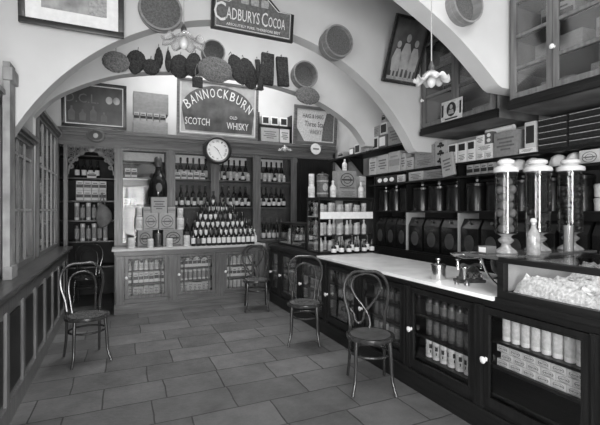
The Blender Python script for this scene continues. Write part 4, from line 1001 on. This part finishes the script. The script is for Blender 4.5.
# right framed advertisement
t,w=lean_frame('framed_advertisement','pale framed whisky advertisement leaning at the right above the fixture','picture',293,336,ZC,.70,6.62,5,.06,oakx,'printed_sheet',paperm)
text_bm('HAIG & HAIG',.42,.075,.003).move(Matrix.Translation((-.06,-.003,.52))).build('lettering',ink,t,False)
text_bm('Three Star',.42,.10,.003).move(Matrix.Translation((-.02,-.003,.38))).build('lettering',ink,t,False)
text_bm('WHISKY',.25,.085,.003).move(Matrix.Translation((0,-.003,.24))).build('lettering',inkg,t,False)
b=MB(); b.prism([(-w/2+.062,.062),(-w/2+.22,.062),(-w/2+.062,.30)],-.003,-.0005); b.build('dark_corner',inkg,t,False)
b=MB(); b.prism([(.13,.08),(w/2-.075,.08),(w/2-.075,.60),(.22,.60),(.15,.34)],-.0025,-.0004); b.build('dark_figure',paperd,t,False)
boxF('cl',338,349,ZC+e,.42,6.72,.2,'tall brown box at the right end of the fixture top'); 
# clock
ck=thing('clock','round dark-rimmed wall clock with a white dial on the fixture','clock',(at(217.5,150,Y=6.60).x,6.607,at(217.5,150,Y=6.60).z))
MB().lathe([(0,-.02),(.235,-.02),(.24,.0),(.235,.03),(.205,.045),(.185,.03),(.18,.005),(0,.005)],48,axis='y').build('case',darkx,ck)
MB().lathe([(0,0),(.178,0),(.178,.008),(0,.008)],48,(0,-.006,0),'y').build('dial',clockf,ck,label='white enamel dial')
nm=MB()
for k,s in enumerate(('XII','I','II','III','IIII','V','VI','VII','VIII','IX','X','XI')):
    a=2*PI*k/12; g=text_bm(s,.012*len(s)+.008,.032,.001); g.move(Matrix.Translation((.145*math.sin(a),-.0146,.145*math.cos(a)))@Matrix.Rotation(a,4,'Y')); merge(nm,g)
nm.build('numerals',ink,ck,False)
def hand(L,wd,a,nm):
    b=MB(); b.prism([(-wd,-.025),(wd,-.025),(wd*.5,L),(-wd*.5,L)],-.018,-.0165); b.move(Matrix.Rotation(math.radians(a),4,'Y')); b.build(nm,ink,ck,False)
hand(.085,.005,312,'hour_hand'); hand(.13,.004,150,'minute_hand')
MB().lathe([(.178,.012),(.19,.012),(.19,.03),(.178,.03),(.178,.012)],48,axis='y').build('bezel',brass,ck)
rp=thing('round_plate','small round white plaque hanging from the cornice left of the tall showcase','plaque',(at(316,149,Y=6.58).x,6.598,at(316,149,Y=6.58).z))
MB().lathe([(0,0),(.10,0),(.105,.006),(.10,.018),(0,.02)],28,axis='y').build('plaque_disc',paper,rp); MB().tube([(0,.036,.07),(0,0,.07)],.004,6).build('nail',castm,rp); b=MB(); b.box(-.06,.06,-.022,-.0195,-.012,.014); b.build('printing',inkg,rp,False)
gl=thing('bracket_lamp','small frilled glass lamp bracketed on the cornice over the rightmost bay','lamp',(at(287,146,Y=6.45).x,6.55,at(287,146,Y=6.45).z))
# ================================================================== HANGING GOODS
YB=4.95
def blob(w,h,th,seed,kind='oval'):
    rr=random.Random(seed); b=MB()
    if kind=='slab':
        b.box(-w/2,w/2,-th/2,th/2,-h,0,.012)
        bmesh.ops.subdivide_edges(b.bm,edges=b.bm.edges[:],cuts=2,use_grid_fill=True)
    else:
        b.ball((0,0,-h/2),1,4,(w/2,th/2,h/2))
        for v in b.bm.verts:
            c=v.co
            if kind=='pear': f=1-.35*max(0,(c.z+h/2)/(h/2)); c.x*=f
            if kind=='heart': f=1-.4*max(0,-(c.z+h/2)/(h/2)); c.x*=f
    for v in b.bm.verts:
        n=Vector((rr.uniform(-1,1),rr.uniform(-1,1),rr.uniform(-1,1)))*.004; v.co+=n
    return b
_hn=[0]
def hang(name,label,cat,px,py,wp,hp,kind,m,th=.07,rot=0,Y=YB,fwd=None):
    p=at(px,py,Y=Y-.06); d=(SY*p.x+CY*p.y)/F; w,h=wp*d,hp*d
    th=min(th,.055); _hn[0]+=1; off=.062*(_hn[0]%2) if fwd is None else fwd; t=thing(name,label,cat,(p.x,Y-.004-off-th/2,p.z+h/2)); t.rotation_euler=(0,math.radians(rot),0)
    blob(w,h,th,int(px),kind).build('pad',m,t)
    MB().tube([(0,th/2+.003+(off if fwd is None else 0),.03),(0,.0,.035),(0,-.0,-.01)],.004,6).build('hanging_loop',leather,t)
    return t
hang('coir_pad','pale rough oval pad, leftmost of the row hung on the back arch','pad',116,63,25,21,'oval',fuzzl,.08)
hang('coir_pad','dark heart-shaped pad, second of the row hung on the back arch','pad',138,62,19,25,'heart',fuzz,.07,8)
hang('coir_pad','small dark pad, third of the row hung on the back arch','pad',151,68,16,16,'oval',fuzz,.05)
hang('hand_brush','narrow dark tapered brush hung right of the three left pads','brush',159,57,8,22,'pear',fuzz,.05)
hang('hand_brush','thin dark brush hung just left of the frilled lamp','brush',168,62,6,22,'pear',fuzz,.05)
hang('coir_pad','large dark pad hung below the frilled lamp','pad',181,66,20,24,'oval',fuzz,.07,4)
hang('coir_pad','dark pad hung right below the frilled lamp and above a small pouch','pad',195,66,15,24,'oval',fuzz,.05,10)
hang('coir_pad','broad pale rough pad hung above the mirror','pad',213,73,34,25,'oval',fuzzl,.06,0,YB,.15)
hang('coir_pad','dark oval pad tilted left, first of the pair right above the mirror','pad',231,71,17,31,'oval',fuzz,.06,-24)
hang('coir_pad','dark oval pad tilted left, second of the pair right above the mirror','pad',244,73,18,32,'oval',fuzz,.06,-18)
hang('fibre_strip','thin dark fibre strip hanging crookedly right of the oval pads','strip',255,77,5,30,'slab',fuzz,.03,-8,YB,.13)
hang('fibre_strip','second thin dark fibre strip crossing beside the first','strip',259.5,81,5,26,'slab',fuzz,.03,8,YB,.175)
hang('coir_block','dark rectangular fibre slab, left of two hung right of the mirror','slab',267,70,13,31,'slab',fuzz,.05,2)
hang('coir_block','dark rectangular fibre slab, right of two hung right of the mirror','slab',282.5,71,12,29,'slab',fuzz,.05,-4)
hang('coir_pad','pale rough oval pad hanging under the round tub at the right','pad',304,98,26,17,'oval',fuzzl,.07,0,YB,.145)
pq=at(197.5,82,Y=YB-.24)
pc_=thing('small_pouch','small dark square pouch dangling on two cords before the mirror','pouch',(pq.x,YB-.24,pq.z))
B(-.06,.06,-.018,.018,-.065,.06,.012).build('pouch_body',fuzz,pc_)
for x in (-.025,.025): MB().tube([(x,0,.058),(x,0,.14),(0,.02,.22)],.004,6).build('cord',leather,pc_)
def tub(name,label,cat,px,py,rp,Y,dep,open_=False,tilt=0,m=None):
    p=at(px,py,Y=Y-dep); d=(SY*p.x+CY*p.y)/F; r=rp*d
    t=thing(name,label,cat,(p.x,Y-.0006,p.z))
    MB().lathe([(r*.93,0),(r*.96,0),(r,dep*.95),(r,dep),(r*.90,dep),(r*.88,0),(r*.93,0)],36,axis='y').build('wooden_rim',m or sievew,t)
    MB().lathe([(0,dep*(.1 if open_ else .75)),(r*.895,dep*(.1 if open_ else .75)),(r*.895,dep*(.1 if open_ else .75)+.004),(0,dep*(.1 if open_ else .75)+.004)],36,axis='y').build('sieve_mesh',mesh_m,t)
    MB().tube([(0,.006,r*.95),(0,-.02,r*.95)],.004,6).build('nail',castm,t)
    MB().tube([(r*.985*math.cos(2*PI*k/36),-dep*.5,r*.985*math.sin(2*PI*k/36)) for k in range(36)],.006,6,True).build('band',sievew,t)
    return t
tub('wooden_sieve','large round sieve hung at the top left of the front arch wall','sieve',161,9,21,3.75,.09)
tub('wooden_sieve','deep round sieve hung right of the cocoa sign','sieve',339.5,40.5,16,3.75,.17)
tub('wooden_sieve','round sieve hung at the top of the right arch wall','sieve',469,2,20,2.42,.10,True)
tub('wooden_tub','small open round tub hung high above the mirror','tub',214,51,11.5,YB,.13,True)
tub('wooden_tub','open round tub hung at the right of the back arch','tub',306,74,13.5,YB,.13,True)
# framed picture top left
t,w=lean_frame('framed_picture','large dark-framed picture with a wide white mount at the top left','picture',18.5,124,2.945,.62,3.66,-0.01,.045,darkx,'mount',paper)
t.rotation_euler=(math.radians(7),0,0)
B(-w/2+.15,w/2-.16,-.002,-.0003,.14,.5).build('print',prints,t,False)
b=MB(); b.prism([(.10,.142),(.24,.142),(.24,.40),(.12,.30)],-.0035,-.0021); b.prism([(-.18,.28),(.05,.25),(.02,.44),(-.15,.46)],-.0035,-.0021); b.build('printed_figures',paperg,t,False)
# cocoa sign
t=thing('shop_sign','gabled advertising sign with white cocoa lettering hung above the back arch','sign',(at(255,30,Y=3.64).x,3.70,at(252,34,Y=3.66).z)); t.rotation_euler=(math.radians(8),math.radians(0),0)
w=at(293.5,30,Y=3.64).x-at(211,30,Y=3.64).x; hh=.27
out=[(-w/2,0),(w/2,0),(w/2,hh),(w*.32,hh),(w*.09,.43),(-w*.09,.43),(-w*.34,hh),(-w/2,hh)]
MB().prism(out,-.018,.012).build('sign_board',darkx,t,False)
def ins(P,f,dz): return [(x*f,dz+ (z-.2)*f+.2-dz) for x,z in P]
b=MB(); b.prism([(x*.93,.02+(z)*.90) for x,z in out],-.021,-.018); b.build('sign_panel',paperd,t,False)
fr_=[(x*.90,-.024,.03+z*.86) for x,z in out]; b=MB(); b.tube(fr_,.004,5,True); b.build('border_line',wlet,t,False)
g=text_bm('C',.135,.17,.003); merge(g,text_bm('ADBURYS',.40,.105,.003).move(Matrix.Translation((.275,0,-.005)))); merge(g,text_bm('C',.075,.13,.003).move(Matrix.Translation((.54,0,0)))); merge(g,text_bm('OCOA',.215,.095,.003).move(Matrix.Translation((.695,0,-.012))))
g.move(Matrix.Translation((-.405+.07,-.0225,.165))@Matrix.Scale(w*.86/.87,4,(1,0,0))); g.build('lettering',wlet,t,False)
text_bm('ABSOLUTELY PURE, THEREFORE BEST',w*.66,.026,.003).move(Matrix.Translation((0,-.0225,.062))).build('small_lettering',wlet,t,False)
b=MB()
for x in (-.10,0,.10): b.prism([(x-.035,.27),(x+.035,.27),(x+.04,.315),(x+.03,.34),(x-.03,.34),(x-.04,.315)],-.0235,-.0212)
b.build('crests',paperg,t,False)
# picture of figures
t=thing('framed_picture','dark-framed picture of pale figures tilted out from the wall beneath the right arch','picture',(0,0,0))
a=at(383,79,Y=3.66); bq=at(416.5,82,Y=3.66); w=bq.x-a.x; h=.70
t.location=((a.x+bq.x)/2,3.70,a.z-.01); t.rotation_euler=(math.radians(23),0,0)
b=MB(); fr=.03; d=.03
b.box(-w/2,w/2,-d,0,0,fr); b.box(-w/2,w/2,-d,0,h-fr,h); b.box(-w/2,-w/2+fr,-d,0,fr,h-fr); b.box(w/2-fr,w/2,-d,0,fr,h-fr); b.build('frame',darkx,t,False)
B(-w/2+fr-.002,w/2-fr+.002,-.012,-.002,fr-.002,h-fr+.002).build('print',mat('grey_print_ground',.085,.5,.3,0,.75,4),t,False)
b=MB()
def fig(x,z,s):
    b.prism([(x-.05*s,z),(x+.06*s,z),(x+.07*s,z+.16*s),(x+.03*s,z+.26*s),(x-.03*s,z+.26*s),(x-.07*s,z+.14*s)],-.0145,-.0122)
    b.prism([(x+.03*s*math.cos(2*PI*k/14),z+.31*s+.04*s*math.sin(2*PI*k/14)) for k in range(14)],-.0145,-.0122)
    for dx in (-.025,.03): b.prism([(x+dx*s-.012*s,z-.10*s),(x+dx*s+.012*s,z-.10*s),(x+dx*s+.014*s,z),(x+dx*s-.014*s,z)],-.0145,-.0122)
fig(-.11,.13,.9); fig(.0,.16,1.05); fig(.12,.15,.95); b.build('printed_figures',skinp,t,False)
B(-w/2+.05,w/2-.05,-.0145,-.0122,.04,.075).build('caption_band',paperg,t,False)
# show card on the cupboard
pA=at(452,130,X=3.22)
t=thing('show_card','pale show card with a dark oval portrait leaning against the farther wall cupboard','card',(3.184,at(452,118,X=3.19).y,2.452)); t.rotation_euler=(math.radians(-2),0,-PI/2)
w=at(442,118,X=3.19).y-at(463,118,X=3.19).y
B(-w/2,w/2,-.008,0,0,.215,.004).build('card_board',paperm,t)
b=MB(); b.prism([(.065*math.cos(2*PI*k/24),.115+.075*math.sin(2*PI*k/24)) for k in range(24)],-.0105,-.0082); b.build('dark_oval',ink,t,False)
b=MB(); b.prism([(.02*math.cos(2*PI*k/16),.14+.025*math.sin(2*PI*k/16)) for k in range(16)],-.0125,-.0106); b.prism([(-.04,.065),(.04,.065),(.028,.11),(-.028,.11)],-.0125,-.0106); b.build('portrait',skinp,t,False)
b=MB(); b.box(-w/2+.01,-w/2+.035,-.0105,-.0082,.05,.18); b.box(w/2-.035,w/2-.01,-.0105,-.0082,.05,.18); b.box(-w*.3,w*.3,-.0105,-.0082,.012,.028); b.build('printing',ink,t,False)
# goods in the high cupboards
for i,(x,ya,yb,zs) in enumerate(((3.20,.95,2.28,(2.395,2.722,2.992,3.292)),(3.33,2.68,3.52,(2.395,2.812,3.102)))):
    for j,z in enumerate(zs):
        n=3-i; 
        for k in range(n):
            y=yb-(yb-ya)*(k+.5)/n
            put(['cl','plain','bgx','cb'][(i+j+2*k)%4],x,y,z+e,'grey packed carton, %s on shelf %s of the %s glazed high cupboard'%(['left','middle','right'][k if n==3 else 2*k],['one from the bottom','two from the bottom','three from the bottom','four from the bottom'][j],['near','farther'][i]),None,-PI/2+jit(.08),((yb-ya)/n*R.uniform(.55,.9),.3,R.uniform(.13,.2)))
# ================================================================== LAMPS
def frill(R0,h,m=80):
    b=MB(); rows=[]
    for z,r,a in ((0,.03,0),(-.02,.06,.0),(-.045,R0*.55,.012),(-.06,R0*.78,.02),(-.062,R0*.95,.03),(-.05,R0*1.08,.045)):
        row=[]
        for k in range(m):
            t=2*PI*k/m; rr=r*(1+a*1.3*math.sin(8*t)); row.append((rr*math.cos(t),rr*math.sin(t),z*h/.06+a*.5*math.cos(8*t+.6)))
        rows.append(row)
    b.grid(rows,True)
    return b
def lamp(label,x,y,z,R0,gm=shadeglass):
    z+=.02
    t=thing('pendant_lamp',label,'lamp',(x,y,z))
    MB().tube([(0,0,.075),(.0,.0,4.4-z-.02)],.0045,6).build('flex',cordm,t)
    MB().lathe([(0,4.4-z-.03),(.05,4.4-z-.03),(.055,4.4-z-.001),(0,4.4-z-.001)],20).build('ceiling_rose',porc,t)
    MB().lathe([(0,.0),(.018,.0),(.022,.012),(.022,.045),(.014,.06),(.006,.08),(0,.08)],16).build('lamp_socket',castm,t)
    g=frill(R0,.065); o=g.build('glass_shade',gm,t)
    md=o.modifiers.new('thick','SOLIDIFY'); md.thickness=.004
    MB().lathe([(0,-.0),(.014,-.002),(.016,-.02),(.030,-.05),(.033,-.075),(.024,-.10),(.008,-.113),(0,-.116)],18).build('bulb',frost,t)
lamp('pendant lamp with frilled glass shade hanging left of the cocoa sign',.43,3.10,2.81,.15)
lamp('pendant lamp with frilled glass shade hanging before the right arch',2.07,2.25,2.49,.115,shadewhite)
b=frill(.11,.06); o=b.build('glass_shade',shadeglass,gl); md=o.modifiers.new('thick','SOLIDIFY'); md.thickness=.004
MB().lathe([(0,-.09),(.02,-.08),(.03,-.05),(.014,-.01),(0,0)],14).build('bulb',frost,gl)
MB().tube([(0,0,0),(0,.02,.03),(0,.055,.035)],.008,8).build('bracket_arm',brass,gl)
# ================================================================== LIGHT, WORLD, CAMERA
W=bpy.data.worlds.new('overcast_street'); S.world=W; W.use_nodes=True
W.node_tree.nodes['Background'].inputs['Color'].default_value=(1,1,1,1); W.node_tree.nodes['Background'].inputs['Strength'].default_value=1.5
def area(name,x,y,z,sx,sz,pw,rx=PI/2,rz=0):
    l=bpy.data.lights.new(name,'AREA'); l.shape='RECTANGLE'; l.size=sx; l.size_y=sz; l.energy=pw
    o=bpy.data.objects.new(name,l); COL.objects.link(o); o.location=(x,y,z); o.rotation_euler=(rx,0,rz); return o
area('daylight_shop_door',-.12,-1.85,1.2,1.75,2.25,350)
area('added_left_window_light',XL-.25,-.05,2.0,2.2,1.9,85,PI/2,-PI/2)  # fill behind the added side window, for soffits and right-hand faces
area('added_front_roof_light',2.05,-.2,4.6,2.3,2.2,125,0)  # added top fill for marble, counters and floor
area('added_back_roof_light',1.55,6.17,4.6,2.7,1.65,115,0)  # added fill lifting the back wall, fixture and rear counter
area('added_middle_roof_light',1.4,4.21,4.6,2.4,.42,42,0)  # added fill for the back arch face and its hanging goods
cam=bpy.data.cameras.new('camera'); cam.sensor_width=36; cam.lens=F/600*36; cam.shift_y=-2.5/600; cam.clip_start=.05
co=bpy.data.objects.new('camera',cam); COL.objects.link(co); co.location=(0,0,EYE); co.rotation_euler=(PI/2,0,-YAW); S.camera=co
S.view_settings.view_transform='Standard'; S.view_settings.look='None'; S.view_settings.gamma=1; S.view_settings.exposure=0.0
S.cycles.transparent_max_bounces=24; S.cycles.max_bounces=8
